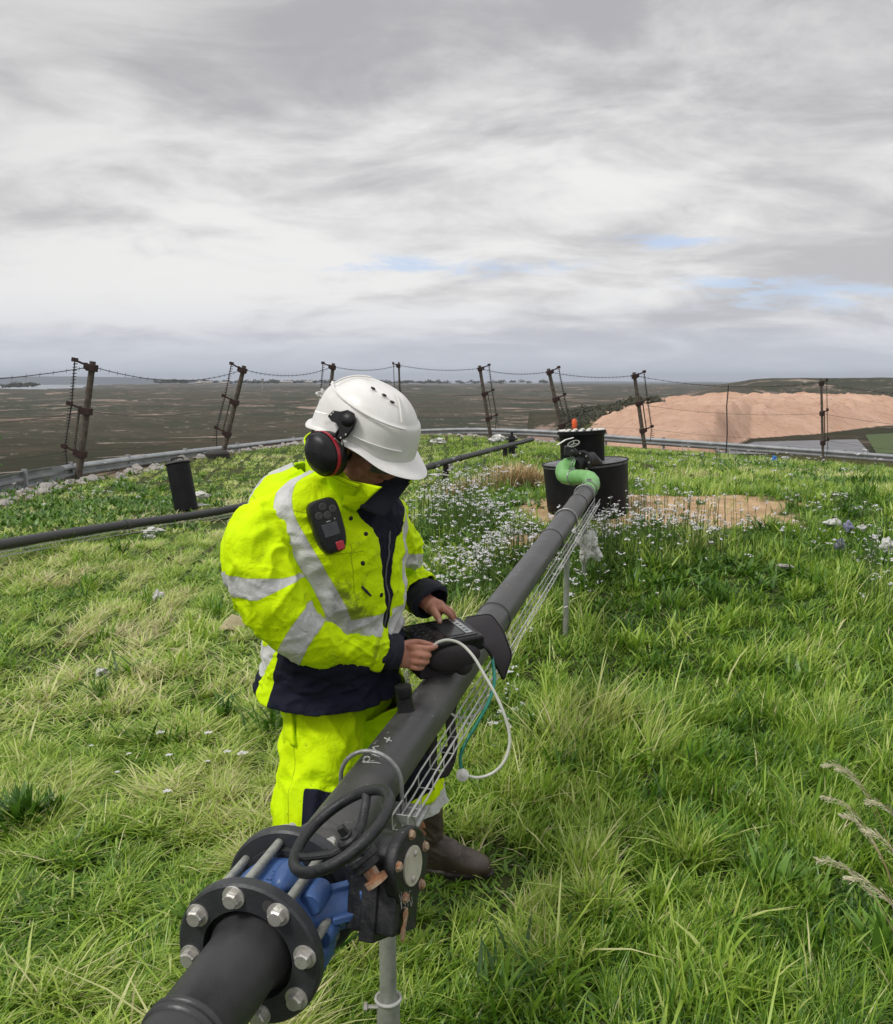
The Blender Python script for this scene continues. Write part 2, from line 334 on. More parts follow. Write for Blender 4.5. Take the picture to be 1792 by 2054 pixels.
def skinmat():
    m, nt, b = newmat('skin'); tc = nt.nodes.new('ShaderNodeTexCoord'); o = tc.outputs['Object']
    col = mixc(nt, maprange(nt, tnoise(nt, o, 38, 5, .6), .35, .65), (.50, .24, .165), (.40, .165, .11))
    nt.links.new(col, b.inputs['Base Color']); b.inputs['Roughness'].default_value = .52
    b.inputs['Subsurface Weight'].default_value = .12; b.inputs['Subsurface Radius'].default_value = (.01, .004, .002); b.inputs['Subsurface Scale'].default_value = .5
    bp = nt.nodes.new('ShaderNodeBump'); bp.inputs['Strength'].default_value = .25; bp.inputs['Distance'].default_value = .002
    nt.links.new(tnoise(nt, o, 260, 4, .6), bp.inputs['Height']); nt.links.new(bp.outputs[0], b.inputs['Normal']); return m
M['skin'] = skinmat()
def hivis():
    m, nt, b = newmat('high_visibility_fabric'); tc = nt.nodes.new('ShaderNodeTexCoord'); o = tc.outputs['Object']
    def at(n):
        a = nt.nodes.new('ShaderNodeAttribute'); a.attribute_name = n; return a.outputs['Fac']
    yel = mixc(nt, maprange(nt, tnoise(nt, o, 7, 4, .6), .35, .7), (.69, .95, .0), (.60, .87, .0))
    nd = tnoise(nt, o, 26, 7, .72); nd2 = tnoise(nt, o, 150, 3, .6)
    thr = mth(nt, 'ADD', nd, mth(nt, 'MULTIPLY', at('dirt'), .30))
    dirt = maprange(nt, thr, .60, .86); spots = mth(nt, 'MULTIPLY', maprange(nt, nd2, .60, .70), maprange(nt, thr, .54, .70))
    dm = mth(nt, 'MAXIMUM', mth(nt, 'MULTIPLY', dirt, .8), mth(nt, 'MULTIPLY', spots, .65))
    yel = mixc(nt, dm, yel, (.085, .09, .03))
    sm = mth(nt, 'ABSOLUTE', at('seam')); seam = maprange(nt, sm, .0020, .0008)
    yel = mixc(nt, mth(nt, 'MULTIPLY', seam, .55), yel, (.20, .27, .01))
    ref = mixc(nt, maprange(nt, tnoise(nt, o, 16, 6, .65), .4, .75), (.62, .625, .62), (.47, .475, .475))
    ref = mixc(nt, mth(nt, 'MULTIPLY', dm, .6), ref, (.08, .08, .07))
    rf = maprange(nt, at('refl'), -.0008, .0008, 0, 1, False); nv = maprange(nt, at('navy'), -.0008, .0008, 0, 1, False)
    edge = maprange(nt, mth(nt, 'ABSOLUTE', at('refl')), .0022, .001)
    col = mixc(nt, rf, yel, ref); nav = mixc(nt, tnoise(nt, o, 9, 5, .6), (.008, .010, .022), (.014, .016, .032))
    col = mixc(nt, nv, col, nav); col = mixc(nt, mth(nt, 'MULTIPLY', edge, .35), col, (.25, .3, .08))
    col = mixc(nt, mth(nt, 'MULTIPLY', maprange(nt, mth(nt, 'ABSOLUTE', at('seam2')), .0018, .0007), .7), col, (.01, .011, .02))
    nt.links.new(col, b.inputs['Base Color'])
    nt.links.new(mth(nt, 'MULTIPLY_ADD', rf, -.35, .82), b.inputs['Roughness'])
    b.inputs['Specular IOR Level'].default_value = .18
    bp = nt.nodes.new('ShaderNodeBump'); bp.inputs['Strength'].default_value = .25; bp.inputs['Distance'].default_value = .002
    nt.links.new(tnoise(nt, o, 520, 2, .5), bp.inputs['Height'])
    bp2 = nt.nodes.new('ShaderNodeBump'); bp2.inputs['Strength'].default_value = .8; bp2.inputs['Distance'].default_value = .014
    nt.links.new(tnoise(nt, o, 17, 5, .55, .6), bp2.inputs['Height']); nt.links.new(bp.outputs[0], bp2.inputs['Normal'])
    nt.links.new(bp2.outputs[0], b.inputs['Normal']); return m
M['hivis'] = hivis()
def leafmat(name, ramp, transl=.35, rough=.42):
    m, nt, b = newmat(name); a = nt.nodes.new('ShaderNodeAttribute'); a.attribute_name = 'tone'
    r = nt.nodes.new('ShaderNodeValToRGB'); nt.links.new(a.outputs['Fac'], r.inputs[0])
    els = r.color_ramp.elements
    while len(els) < len(ramp): els.new(.5)
    for e, (p, c) in zip(els, ramp): e.position = p; e.color = (*c, 1)
    nt.links.new(r.outputs[0], b.inputs['Base Color']); b.inputs['Roughness'].default_value = rough; b.inputs['Specular IOR Level'].default_value = .55
    t = nt.nodes.new('ShaderNodeBsdfTranslucent'); nt.links.new(r.outputs[0], t.inputs[0])
    mx = nt.nodes.new('ShaderNodeMixShader'); mx.inputs[0].default_value = transl
    nt.links.new(b.outputs[0], mx.inputs[1]); nt.links.new(t.outputs[0], mx.inputs[2]); nt.links.new(mx.outputs[0], nt.nodes['Material Output'].inputs[0]); return m
M['grass'] = leafmat('grass_blades', [(0, (.028, .090, .008)), (.25, (.110, .250, .018)), (.5, (.265, .430, .038)), (.75, (.46, .60, .100)), (.92, (.66, .70, .28)), (1, (.70, .62, .38))])
M['dry'] = leafmat('dry_grass', [(0, (.38, .27, .13)), (1, (.72, .57, .33))], .2)
M['seed'] = leafmat('pale_seeds', [(0, (.5, .46, .28)), (1, (.82, .78, .58))], .3)
M['flower'] = leafmat('flower_petals', [(0, (.08, .14, .03)), (.3, (.10, .17, .04)), (.35, (.62, .60, .66)), (1, (.80, .79, .80))], .15)
M['weed'] = leafmat('weed_leaves', [(0, (.035, .110, .012)), (1, (.19, .36, .045))], .3, .4)
# ================================================================ GROUND
def groundmat():
    m, nt, b = newmat('terrain'); tc = nt.nodes.new('ShaderNodeTexCoord'); o = tc.outputs['Object']
    def at(n):
        a = nt.nodes.new('ShaderNodeAttribute'); a.attribute_name = n; return a.outputs['Fac']
    soil = mixc(nt, tnoise(nt, o, 5, 8, .7), (.030, .045, .014), (.090, .085, .038))
    soil = mixc(nt, maprange(nt, tnoise(nt, o, .9, 6, .6), .42, .62), soil, (.050, .085, .020))
    sand = mixc(nt, maprange(nt, tnoise(nt, o, 4, 9, .75), .36, .64), (.60, .43, .26), (.38, .245, .14))
    peb = maprange(nt, tnoise(nt, o, 60, 4, .7), .60, .68); sand = mixc(nt, mth(nt, 'MULTIPLY', peb, .5), sand, (.50, .42, .32))
    col = mixc(nt, at('sand'), soil, sand)
    # bare crest soil near the edge
    crest = mixc(nt, tnoise(nt, o, 2.5, 8, .7), (.16, .115, .075), (.28, .22, .16))
    col = mixc(nt, at('crest'), col, crest)
    # valley: dark scrub with pale rock outcrops and tracks
    mp = nt.nodes.new('ShaderNodeMapping'); nt.links.new(o, mp.inputs[0]); mp.inputs['Rotation'].default_value = (0, 0, .3)
    vs = mixc(nt, maprange(nt, tnoise(nt, mp.outputs[0], .012, 8, .65), .38, .62), (.058, .058, .034), (.102, .080, .056))
    vs = mixc(nt, maprange(nt, tnoise(nt, o, .0021, 5, .6), .45, .6), vs, (.050, .058, .036))
    vs = mixc(nt, mth(nt, 'MULTIPLY', maprange(nt, tnoise(nt, o, .09, 8, .8), .42, .60), .7), vs, (.040, .044, .026))
    rk = tnoise(nt, mp.outputs[0], .0075, 9, .72, 1.2)
    vs = mixc(nt, mth(nt, 'MULTIPLY', maprange(nt, rk, .55, .62), .75), vs, (.40, .29, .24))
    rk2 = tnoise(nt, o, .035, 7, .7, 2.0)
    vs = mixc(nt, mth(nt, 'MULTIPLY', maprange(nt, rk2, .60, .66), .8), vs, (.46, .40, .35))
    col = mixc(nt, at('valley'), col, vs)
    gp = mixc(nt, tnoise(nt, o, .08, 6, .65), (.075, .095, .028), (.12, .11, .045))
    col = mixc(nt, at('meadow'), col, gp)
    rs = mixc(nt, maprange(nt, tnoise(nt, o, .035, 8, .68), .34, .66), (.80, .54, .40), (.62, .38, .265))
    rs = mixc(nt, mth(nt, 'MULTIPLY', maprange(nt, tnoise(nt, o, .42, 8, .82), .55, .62), .65), rs, (.26, .145, .10))
    rs = mixc(nt, mth(nt, 'MULTIPLY', maprange(nt, tnoise(nt, o, .7, 7, .8), .57, .62), .75), rs, (.74, .56, .46))
    rs = mixc(nt, mth(nt, 'MULTIPLY', at('road'), .8), rs, (.66, .43, .27))
    col = mixc(nt, at('redsand'), col, rs)
    nt.links.new(col, b.inputs['Base Color']); b.inputs['Roughness'].default_value = .95; b.inputs['Specular IOR Level'].default_value = .1
    bp = nt.nodes.new('ShaderNodeBump'); bp.inputs['Strength'].default_value = .8; bp.inputs['Distance'].default_value = .03
    nt.links.new(tnoise(nt, o, 14, 8, .7), bp.inputs['Height'])
    bp2 = nt.nodes.new('ShaderNodeBump'); bp2.inputs['Distance'].default_value = 1.6
    nt.links.new(mth(nt, 'MULTIPLY', mth(nt, 'MAXIMUM', at('valley'), at('redsand')), .9), bp2.inputs['Strength'])
    nt.links.new(tnoise(nt, o, .16, 10, .85), bp2.inputs['Height']); nt.links.new(bp.outputs[0], bp2.inputs['Normal'])
    nt.links.new(bp2.outputs[0], b.inputs['Normal']); return m
M['ground'] = groundmat()
sand_spots = [(1150, 1010, .55, .35), (1300, 1005, 1.05, .62), (1420, 1030, .75, .42), (1110, 1040, .28, .30), (1060, 1085, .20, .22), (1200, 1000, .7, .5), (1250, 1035, .9, .35), (1460, 1045, .6, .3), (1340, 1040, .9, .4)]
SPOT = [(G(px, py), a, bb) for px, py, a, bb in sand_spots]
def sandmask(x, y):
    s = np.zeros_like(x)
    wob = (fbm(x*2.2, y*2.2)-.5)*.9+(fbm(x*9, y*9)-.5)*.8
    for g, a, b_ in SPOT:
        d = np.hypot((x-g.x)/a, (y-g.y)/b_)+wob; s = np.maximum(s, sstep(1.15, .8, d))
    return s
def ground():
    az = np.concatenate([np.radians(np.linspace(-180, -42, 60, endpoint=False)), np.radians(np.linspace(-42, 42, 640, endpoint=False)), np.radians(np.linspace(42, 180, 60, endpoint=False))])
    R = np.concatenate([np.linspace(.15, 14, 170, endpoint=False), np.geomspace(14, 60, 110, endpoint=False), np.geomspace(60, 480, 260, endpoint=False), np.geomspace(480, 26000, 110)])
    A, RR = np.meshgrid(az, R); x = (RR*np.sin(A)).ravel(); y = (RR*np.cos(A)).ravel(); z = hgt(x, y)
    r = np.hypot(x, y); a = np.arctan2(x, y)
    # the land ends at the sea on the far left
    coast = np.interp(np.degrees(a), [-60, -30, -24, -18, -12, 40], [3200, 3600, 4300, 7500, 16000, 24000])
    z = np.where(r > coast, -75-.0*r, z)
    nu = len(az); nv = len(R)
    verts = np.column_stack([x, y, z]); verts = np.vstack([verts, [[0, 0, 0]]])
    i = np.arange(nv-1)[:, None]*nu; j = np.arange(nu)[None, :]; j2 = (j+1) % nu
    f = np.stack([i+j, i+j2, i+nu+j2, i+nu+j], -1).reshape(-1, 4)[:, ::-1]
    me = bpy.data.meshes.new('ground')
    tri = np.column_stack([np.full(nu, nv*nu), np.arange(nu), (np.arange(nu)+1) % nu])[:, ::-1]
    me.vertices.add(len(verts)); me.vertices.foreach_set('co', verts.ravel())
    nl = f.size+tri.size; me.loops.add(nl); me.loops.foreach_set('vertex_index', np.concatenate([f.ravel(), tri.ravel()]).astype(np.int32))
    me.polygons.add(len(f)+len(tri)); me.polygons.foreach_set('loop_start', np.concatenate([np.arange(len(f))*4, f.size+np.arange(len(tri))*3]).astype(np.int32))
    me.update(calc_edges=True); me.validate(); me.polygons.foreach_set('use_smooth', [True]*len(me.polygons))
    me.materials.append(M['ground'])
    e = r-edgeR(a); q = mound(x, y); xr = x/np.maximum(y, 1)
    sand = sandmask(x, y); red = ((q > z-.4) & (q > -14.2)).astype(float)
    rd = np.abs((y-118)-(112*sstep(.16, .47, xr)))/9.0
    crest = sstep(-2.6, -.6, e+2.0*(fbm(x*.6, y*.6)-.5))*sstep(14, 5, e)
    valley = sstep(3, 10, e)
    mead = sstep(8, 14, e)*((r < 190) | ((y < 420) & (xr > .12) & (xr < .24) & (y > 180)))*sstep(.02, .10, xr)
    for nm, val in (('sand', sand), ('crest', crest), ('valley', valley), ('redsand', red), ('meadow', mead), ('road', np.exp(-rd**2)*(red > 0))):
        at = me.attributes.new(nm, 'FLOAT', 'POINT'); at.data.foreach_set('value', np.append(val, 0).astype(np.float32))
    o = bpy.data.objects.new('ground', me); C.objects.link(o); o['kind'] = 'structure'
ground()
def plane(name, x0, x1, y0, y1, z, m):
    mb = MB(); mb.add([(x0, y0, z), (x1, y0, z), (x1, y1, z), (x0, y1, z)], [(0, 1, 2, 3)]); o = mb.build(name, m, recalc=False); o['kind'] = 'structure'; return o
msea = worn('sea_water', (.10, .13, .16), (.13, .16, .19), .002, .25, .05, 0, 0)
plane('sea', -30000, 30000, 2500, 40000, -62, msea)
def ridge(name, pts, D, zb, m, thick=900, jitter=.1, label=None):   # distant range with real depth
    mb = MB(); top = []; 
    for px, py in pts:
        p = W(px, py, D); top.append(p)
    rows = []
    for k, (dd, hh) in enumerate(((-thick, 0), (-thick*.4, .6), (0, 1), (thick*.5, .7), (thick, 0))):
        rows.append([V((p.x*(1+dd/D), p.y+dd, zb+(p.z-zb)*hh)) for p in top])
    mb.grid(rows, wrap=False); o = mb.build(name, m, recalc=True); o['kind'] = 'structure'; return o
mhill = worn('far_hill_scrub', (.045, .06, .06), (.06, .07, .068), .004, .95, .02, 0, 0)
ridge('coast_hills', [(-300, 757), (0, 757), (60, 755), (150, 755), (250, 756.5), (330, 760), (420, 763), (520, 766)], 13000, -75, mhill)
ridge('distant_hills', [(1080, 767), (1160, 765), (1250, 765), (1330, 767), (1420, 766), (1500, 768), (1560, 771)], 15000, -75, mhill)
# yard of grey gravel at the foot of the sand mound
def drape(name, corners, dz, m, n=14, thick=0):
    mb = MB(); a, b_, c, d = [V((p[0], p[1], 0)) for p in corners]; P = []
    for i in range(n):
        P.append([])
        for j in range(n):
            u_, v2 = i/(n-1), j/(n-1); p = a.lerp(b_, u_).lerp(d.lerp(c, u_), v2); P[-1].append(V((p.x, p.y, h1(p.x, p.y)+dz)))
    mb.grid(P, wrap=False); o = mb.build(name, m); o['kind'] = 'structure'; return o
mgrav = worn('grey_gravel', (.20, .20, .21), (.14, .14, .15), .3, .9, .05, 0, 0)
drape('gravel_yard', [(.30*172, 172), (.475*172, 172), (.46*214, 214), (.345*205, 205)], .12, mgrav, 24)
drape('green_field', [(.482*172, 172), (.66*172, 172), (.60*262, 262), (.468*232, 232)], .12, worn('green_turf', (.045, .075, .018), (.07, .10, .025), .15, .95, .02, 0, 0), 24)

# ================================================================ GRASS
def blades(name, n, xs, ys, H, Wd, az, lean, tone, mat, droop=None, label=None, cat=None, seg=3, zoff=0, kind='stuff', twist=None):
    n = len(xs); zs = hgt(xs, ys)-.01+zoff
    droop = droop if droop is not None else lean*0+.6
    dx, dy = np.sin(az), np.cos(az)
    fa = az+(twist if twist is not None else np.random.default_rng(3).uniform(-.6, .6, n)); px_, py_ = np.cos(fa), -np.sin(fa)
    ts = {3: (0, .38, .72, 1.0), 2: (0, .55, 1.0)}[seg]; wf = {3: (.75, 1.0, .72, 0), 2: (.8, .9, 0)}[seg]
    P = []
    for t, wv in zip(ts, wf):
        out_ = lean*H*(t*(1-droop)+droop*t*t*1.15); up = H*(t-.42*lean*droop*t**2.2)
        cx_, cy_, cz_ = xs+dx*out_, ys+dy*out_, zs+np.maximum(up, 0.01)*np.sqrt(np.maximum(1-.25*lean**2, .3))
        if wv > 0:
            hw = Wd*wv*.5
            P.append(np.stack([cx_-px_*hw, cy_-py_*hw, cz_], -1)); P.append(np.stack([cx_+px_*hw, cy_+py_*hw, cz_], -1))
        else: P.append(np.stack([cx_, cy_, cz_], -1))
    k = len(P); Vv = np.stack(P, 1).reshape(-1, 3)
    b0 = np.arange(n)*k; quads = []
    for i in range(seg-1): quads.append(np.stack([b0+2*i, b0+2*i+1, b0+2*i+3, b0+2*i+2], -1))
    Q = np.concatenate(quads); T = np.stack([b0+k-3, b0+k-2, b0+k-1], -1)
    me = bpy.data.meshes.new(name); me.vertices.add(len(Vv)); me.vertices.foreach_set('co', Vv.ravel().astype(np.float32))
    me.loops.add(Q.size+T.size); me.loops.foreach_set('vertex_index', np.concatenate([Q.ravel(), T.ravel()]).astype(np.int32))
    me.polygons.add(len(Q)+len(T)); me.polygons.foreach_set('loop_start', np.concatenate([np.arange(len(Q))*4, Q.size+np.arange(len(T))*3]).astype(np.int32))
    me.update(calc_edges=True); me.polygons.foreach_set('use_smooth', np.ones(len(me.polygons), bool))
    at = me.attributes.new('tone', 'FLOAT', 'POINT'); at.data.foreach_set('value', np.repeat(tone, k).astype(np.float32))
    me.materials.append(mat); o = bpy.data.objects.new(name, me); C.objects.link(o)
    if label: meta(o, label, cat, None, kind)
    elif kind: o['kind'] = kind
    return o
def scatter(n, r0, r1, amax=42, power=1.0):
    u_ = rng.random(n); r = (r0**(2-power)+u_*(r1**(2-power)-r0**(2-power)))**(1/(2-power)) if power != 2 else r0*(r1/r0)**u_
    a = np.radians(rng.uniform(-amax, amax, n)); return r*np.sin(a), r*np.cos(a)
def field(n, r0, r1, power, Hm, Wm, seg, amax=42):
    x, y = scatter(n, r0, r1, amax, power)
    # clumps: blades gather round clump centres and share their lean, length and tone
    cs = .16+.012*np.hypot(x, y); gx = np.floor(x/cs); gy = np.floor(y/cs)
    hsh = lambda k: np.modf(np.abs(np.sin(gx*127.1+gy*311.7+k*74.7)*43758.5453))[0]
    pull = .45*hsh(1); x = x+(((gx+hsh(2))*cs)-x)*pull; y = y+(((gy+hsh(3))*cs)-y)*pull
    big = fbm(x*.55+9, y*.55+2, 3); mid = fbm(x*1.6, y*1.6+20, 3); sm = fbm(x*5, y*5, 2)
    dens = .35+1.3*mid; s = sandmask(x, y); az_ = np.arctan2(x, y); e = np.hypot(x, y)-edgeR(az_)
    keep = rng.random(n) < np.clip(dens*1.3, .25, 1)*(1-.96*s)*(1-sstep(-2.2, -.9, e+1.6*(sm-.5)))
    bare = fbm(x*.8+40, y*.8+11, 4); keep &= rng.random(n) > sstep(.66, .74, bare)*.8
    keep &= ~((np.hypot((x-.06)/.30, (y-2.78)/.22) < 1) & (rng.random(n) < .93))
    x, y, big, mid, sm = x[keep], y[keep], big[keep], mid[keep], sm[keep]; h2, h3, h4 = hsh(4)[keep], hsh(5)[keep], hsh(6)[keep]; m_ = len(x)
    H = Hm*(.35+.75*mid+.5*h2**2)*rng.uniform(.45, 1.25, m_)*np.where(rng.random(m_) < .05, 1.6, 1)
    tr_ = np.exp(-(np.hypot((x+.05)/.55, (y-2.65)/.45))**2); H = H*(1-.55*tr_)
    left = sstep(.6, -1.2, x)                                         # left of the pipe the sward is drier and laid over
    az = np.where(rng.random(m_) < .45, h3*6.28+rng.normal(0, .5, m_), rng.uniform(0, 6.28, m_)); az = np.where(rng.random(m_) < .3, 1.3+rng.normal(0, .6, m_), az)
    lean = np.clip(rng.normal(.55, .28, m_)+.35*h4*left+.25*left, .05, 1.35); H = H*(1+.35*(1-left)*sstep(.45, .62, mid))
    tone = .35+.65*(big-.5)+.75*(mid-.5)+.34*(h2-.5)+rng.normal(0, .17, m_)+.19*left
    tone = tone+.10*sstep(4.5, 9, np.hypot(x, y))
    tone = np.where(rng.random(m_) < .03+.07*left, rng.uniform(.8, 1, m_), tone)
    Wd = Wm*rng.uniform(.5, 1.5, m_)*(.7+.6*h3)
    return x, y, H, Wd, az, lean, np.clip(tone, 0, 1), rng.uniform(.35, .95, m_), seg
def joinf(fs): return [np.concatenate([f[i] for f in fs]) for i in range(8)]
_nb = field(2200, 1.35, 6, .8, .20, .0065, 3); _nb = list(_nb); _nb[5] = np.clip(_nb[5]*1.3, .3, 1.5); _nb[6] = np.clip(_nb[6]+.25, .4, .95)
A_ = joinf([tuple(_nb), field(190000, 1.3, 4.2, .45, .105, .0052, 3), field(215000, 4.0, 11, .6, .085, .0070, 3)])
blades('grass', 0, A_[0], A_[1], A_[2], A_[3], A_[4], A_[5], A_[6], M['grass'], A_[7], 'long green spring grass covering the mound', 'grass', 3)
A_ = field(210000, 10.5, 39, .7, .085, .018, 2, 33)
blades('far_grass', 0, *A_[:7], M['grass'], A_[7], 'rough grass on the far side of the mound up to the fence', 'grass', 2)
# short undergrowth that fills the gaps
x, y = scatter(120000, 1.2, 9, 38, .6); k = (sandmask(x, y) < .3); x, y = x[k], y[k]; n = len(x)
blades('undergrowth', 0, x, y, rng.uniform(.015, .06, n), rng.uniform(.006, .016, n), rng.uniform(0, 6.28, n), rng.uniform(.5, 1.4, n), np.clip(.15+.4*fbm(x, y)+rng.normal(0, .1, n), 0, .8), M['grass'], rng.uniform(.3, .9, n), 'low leafy undergrowth between the grass blades', 'undergrowth', 2)
# broad leaved lush clumps, mostly on the right slope
nc_ = 1000; cx_, cy_ = scatter(nc_, 1.5, 11, 34, .6); kk = (rng.random(nc_) < np.where(cx_ > 0, 1, .4)) & (sandmask(cx_, cy_) < .3) & (np.hypot(cx_-.06, cy_-2.78) > .45); cx_, cy_ = cx_[kk], cy_[kk]; nc_ = len(cx_)
nb_ = rng.integers(16, 42, nc_); ix = np.repeat(np.arange(nc_), nb_); n = len(ix); cs_ = rng.uniform(.5, 1.3, nc_)
blades('broad_grass', 0, cx_[ix]+rng.normal(0, .035, n)*cs_[ix], cy_[ix]+rng.normal(0, .035, n)*cs_[ix], rng.uniform(.07, .17, n)*cs_[ix], rng.uniform(.007, .015, n)*cs_[ix], rng.uniform(0, 6.28, n), rng.uniform(.15, 1.1, n), np.clip(rng.uniform(.05, .72, nc_)[ix]+rng.normal(0, .12, n), 0, .85), M['grass'], rng.uniform(.4, 1, n), 'clumps of broad bladed lush grass', 'grass', 3)
# leafy weeds in drifts
def drift(px, py, sx, sy, n):
    P = []
    for i in range(n):
        g = G(px+random.gauss(0, sx), min(py+random.gauss(0, sy), 2040), 0)
        if sandmask(np.array([g.x]), np.array([g.y]))[0] < .25 or random.random() < .06: P.append((g.x, g.y))
    return P
P = []
for a in ((120, 1010, 110, 28, 260), (330, 1010, 70, 22, 150), (80, 1045, 70, 14, 100), (1150, 1480, 70, 30, 70), (1100, 1540, 40, 18, 40), (1020, 1130, 90, 60, 170), (950, 1060, 80, 40, 240), (1240, 1110, 80, 25, 90), (1350, 1120, 110, 40, 150), (1650, 960, 90, 16, 150), (1500, 935, 80, 10, 100), (900, 1180, 60, 40, 60)): P += drift(*a)
xs, ys, H, Wd, az, ln, tn = [[] for _ in range(7)]
for gx, gy in P:
    D = math.hypot(gx, gy); sc = .75+.03*D
    for i in range(random.randint(9, 15)):
        xs.append(gx+random.gauss(0, .035*sc)); ys.append(gy+random.gauss(0, .035*sc)); H.append(random.uniform(.04, .13)*sc); Wd.append(random.uniform(.018, .035)*sc)
        az.append(random.uniform(0, 6.28)); ln.append(random.uniform(.3, 1.3)); tn.append(random.random())
ar = [np.array(q) for q in (xs, ys, H, Wd, az, ln, tn)]
blades('leafy_weeds', 0, *ar, M['weed'], None, 'dark green leafy weeds growing in drifts among the grass', 'weeds', 3)
# white blossom drifts (nobody could count them)
FP = []
for a in ((960, 1010, 60, 22, 230), (940, 1060, 70, 26, 280), (930, 1115, 70, 34, 280), (1010, 1140, 60, 36, 240), (1230, 1085, 80, 18, 120), (1400, 1125, 90, 18, 90), (900, 1200, 40, 30, 60), (1215, 1130, 50, 26, 90), (1130, 1190, 40, 30, 50), (1300, 1140, 70, 24, 80), (1620, 1015, 60, 14, 50), (1080, 1010, 40, 18, 40), (1230, 1068, 80, 12, 90), (1330, 1085, 80, 12, 60), (1420, 1100, 60, 16, 36), (1395, 938, 60, 8, 90), (1520, 938, 60, 8, 90), (1480, 1022, 45, 9, 60), (1560, 1040, 30, 8, 40), (1690, 1025, 45, 10, 30), (1730, 1125, 50, 14, 40), (1770, 1225, 30, 30, 40), (1760, 1060, 40, 40, 12), (140, 1010, 90, 12, 60), (300, 985, 60, 10, 40), (985, 1160, 60, 30, 50), (1150, 1160, 60, 40, 40), (960, 1215, 25, 10, 30), (1010, 1440, 30, 40, 26), (1060, 1250, 60, 80, 14), (1300, 985, 30, 6, 16), (640, 1560, 50, 60, 0)): FP += [(p, a) for p in drift(*a[:5])]
def blossoms():
    mb = MB(); tone = []
    for (gx, gy), a in FP:
        D = math.hypot(gx, gy); h = .05+random.uniform(.5, 1)*.42*float(sstep(.25, .8, fbm(np.array([gx*1.9]), np.array([gy*1.9]), 2)[0])); z = h1(gx, gy); sx, sy = random.gauss(0, .02), random.gauss(0, .02)
        top = V((gx+sx, gy+sy, z+h)); R_ = random.uniform(.006, .017)*(.85+.045*D)
        b = len(mb.v)
        mb.tube([(gx, gy, z), (gx+sx*.4, gy+sy*.4, z+h*.5), top], .0012*(.8+.1*D), 3, False)
        tone += [random.uniform(0, .28)]*(len(mb.v)-b)
        for q in range(random.randint(4, 7)):
            c = top+V((random.gauss(0, R_*.6), random.gauss(0, R_*.6), random.uniform(-.4, .5)*R_)); r = R_*random.uniform(.3, .55); rt = random.uniform(0, 3)
            b = len(mb.v)
            for ax in range(2):
                t1 = V((math.cos(rt+ax*1.57), math.sin(rt+ax*1.57), .25)).normalized()*r; t2 = V((-math.sin(rt), math.cos(rt), random.uniform(-.3, .9))).normalized()*r*.55
                mb.add([c-t1-t2, c+t1-t2, c+t1+t2, c-t1+t2], [(0, 1, 2, 3)])
            tone += [random.uniform(.45, 1)]*(len(mb.v)-b)
    mb.at['tone'] = tone; o = mb.build('white_blossom', M['flower'], recalc=False)
    meta(o, 'drifts of small white blossom on the grassy mound', 'flowers', None, 'stuff')
blossoms()
# single blooms one can tell apart, on the lawn left of the worker and below the hose
def bloom(px, py, label, s=1.0):
    g = G(px, py+12); e = empty('white_flower', g, label, 'flower', 'single white flowers standing in the grass')
    mb = MB(); h = .07; mb.tube([g, g+V((.004, 0, h*.6)), g+V((.01, 0, h))], .0013, 5); o = mb.build('stem', M['weed'], e, g)
    mb = MB()
    for i in range(9):
        a = i*2.4; rr = .012*s*math.sqrt(i/9); c = g+V((.01+math.cos(a)*rr*1.2, math.sin(a)*rr, h+.002*random.random()))
        for k in range(4):
            t = k*math.pi/2+i; d1 = V((math.cos(t), math.sin(t), .35))*.0065*s; d2 = V((-math.sin(t), math.cos(t), 0))*.0033*s
            mb.add([c, c+d1*.6-d2, c+d1, c+d1*.6+d2], [(0, 1, 2, 3)])
    mb.at['tone'] = [.5+.5*random.random() for _ in mb.v]; mb.build('petals', M['flower'], e, g, recalc=False)
for a in ((318, 1488, 'white flower highest and left of the small group in the lawn left of the worker', 1.2), (414, 1489, 'white flower right of the highest one, in the lawn beside the trouser leg', 1.1), (452, 1528, 'small white flower just left of the biggest bloom near the worker', 1), (482, 1532, 'big white flower nearest the yellow trouser leg', 1.4), (335, 1535, 'white flower in the middle of the group of single flowers', .9), (412, 1548, 'tiny white flower below and between the two blooms near the trousers', .7), (331, 1610, 'white flower lowest of the group left of the worker', 1), (255, 1532, 'faint lilac white flower left of the middle of the flower group', .7), (232, 1570, 'tiny white flower on a long stalk at the left of the group', .6), (1018, 1364, 'white flower head beside the tip of the black case flap', 1.2), (984, 1470, 'white flower cluster framed by the green and the clear tube', 1.5), (180, 1515, 'tiny white flower farthest left of the single flowers', .6)): bloom(*a)
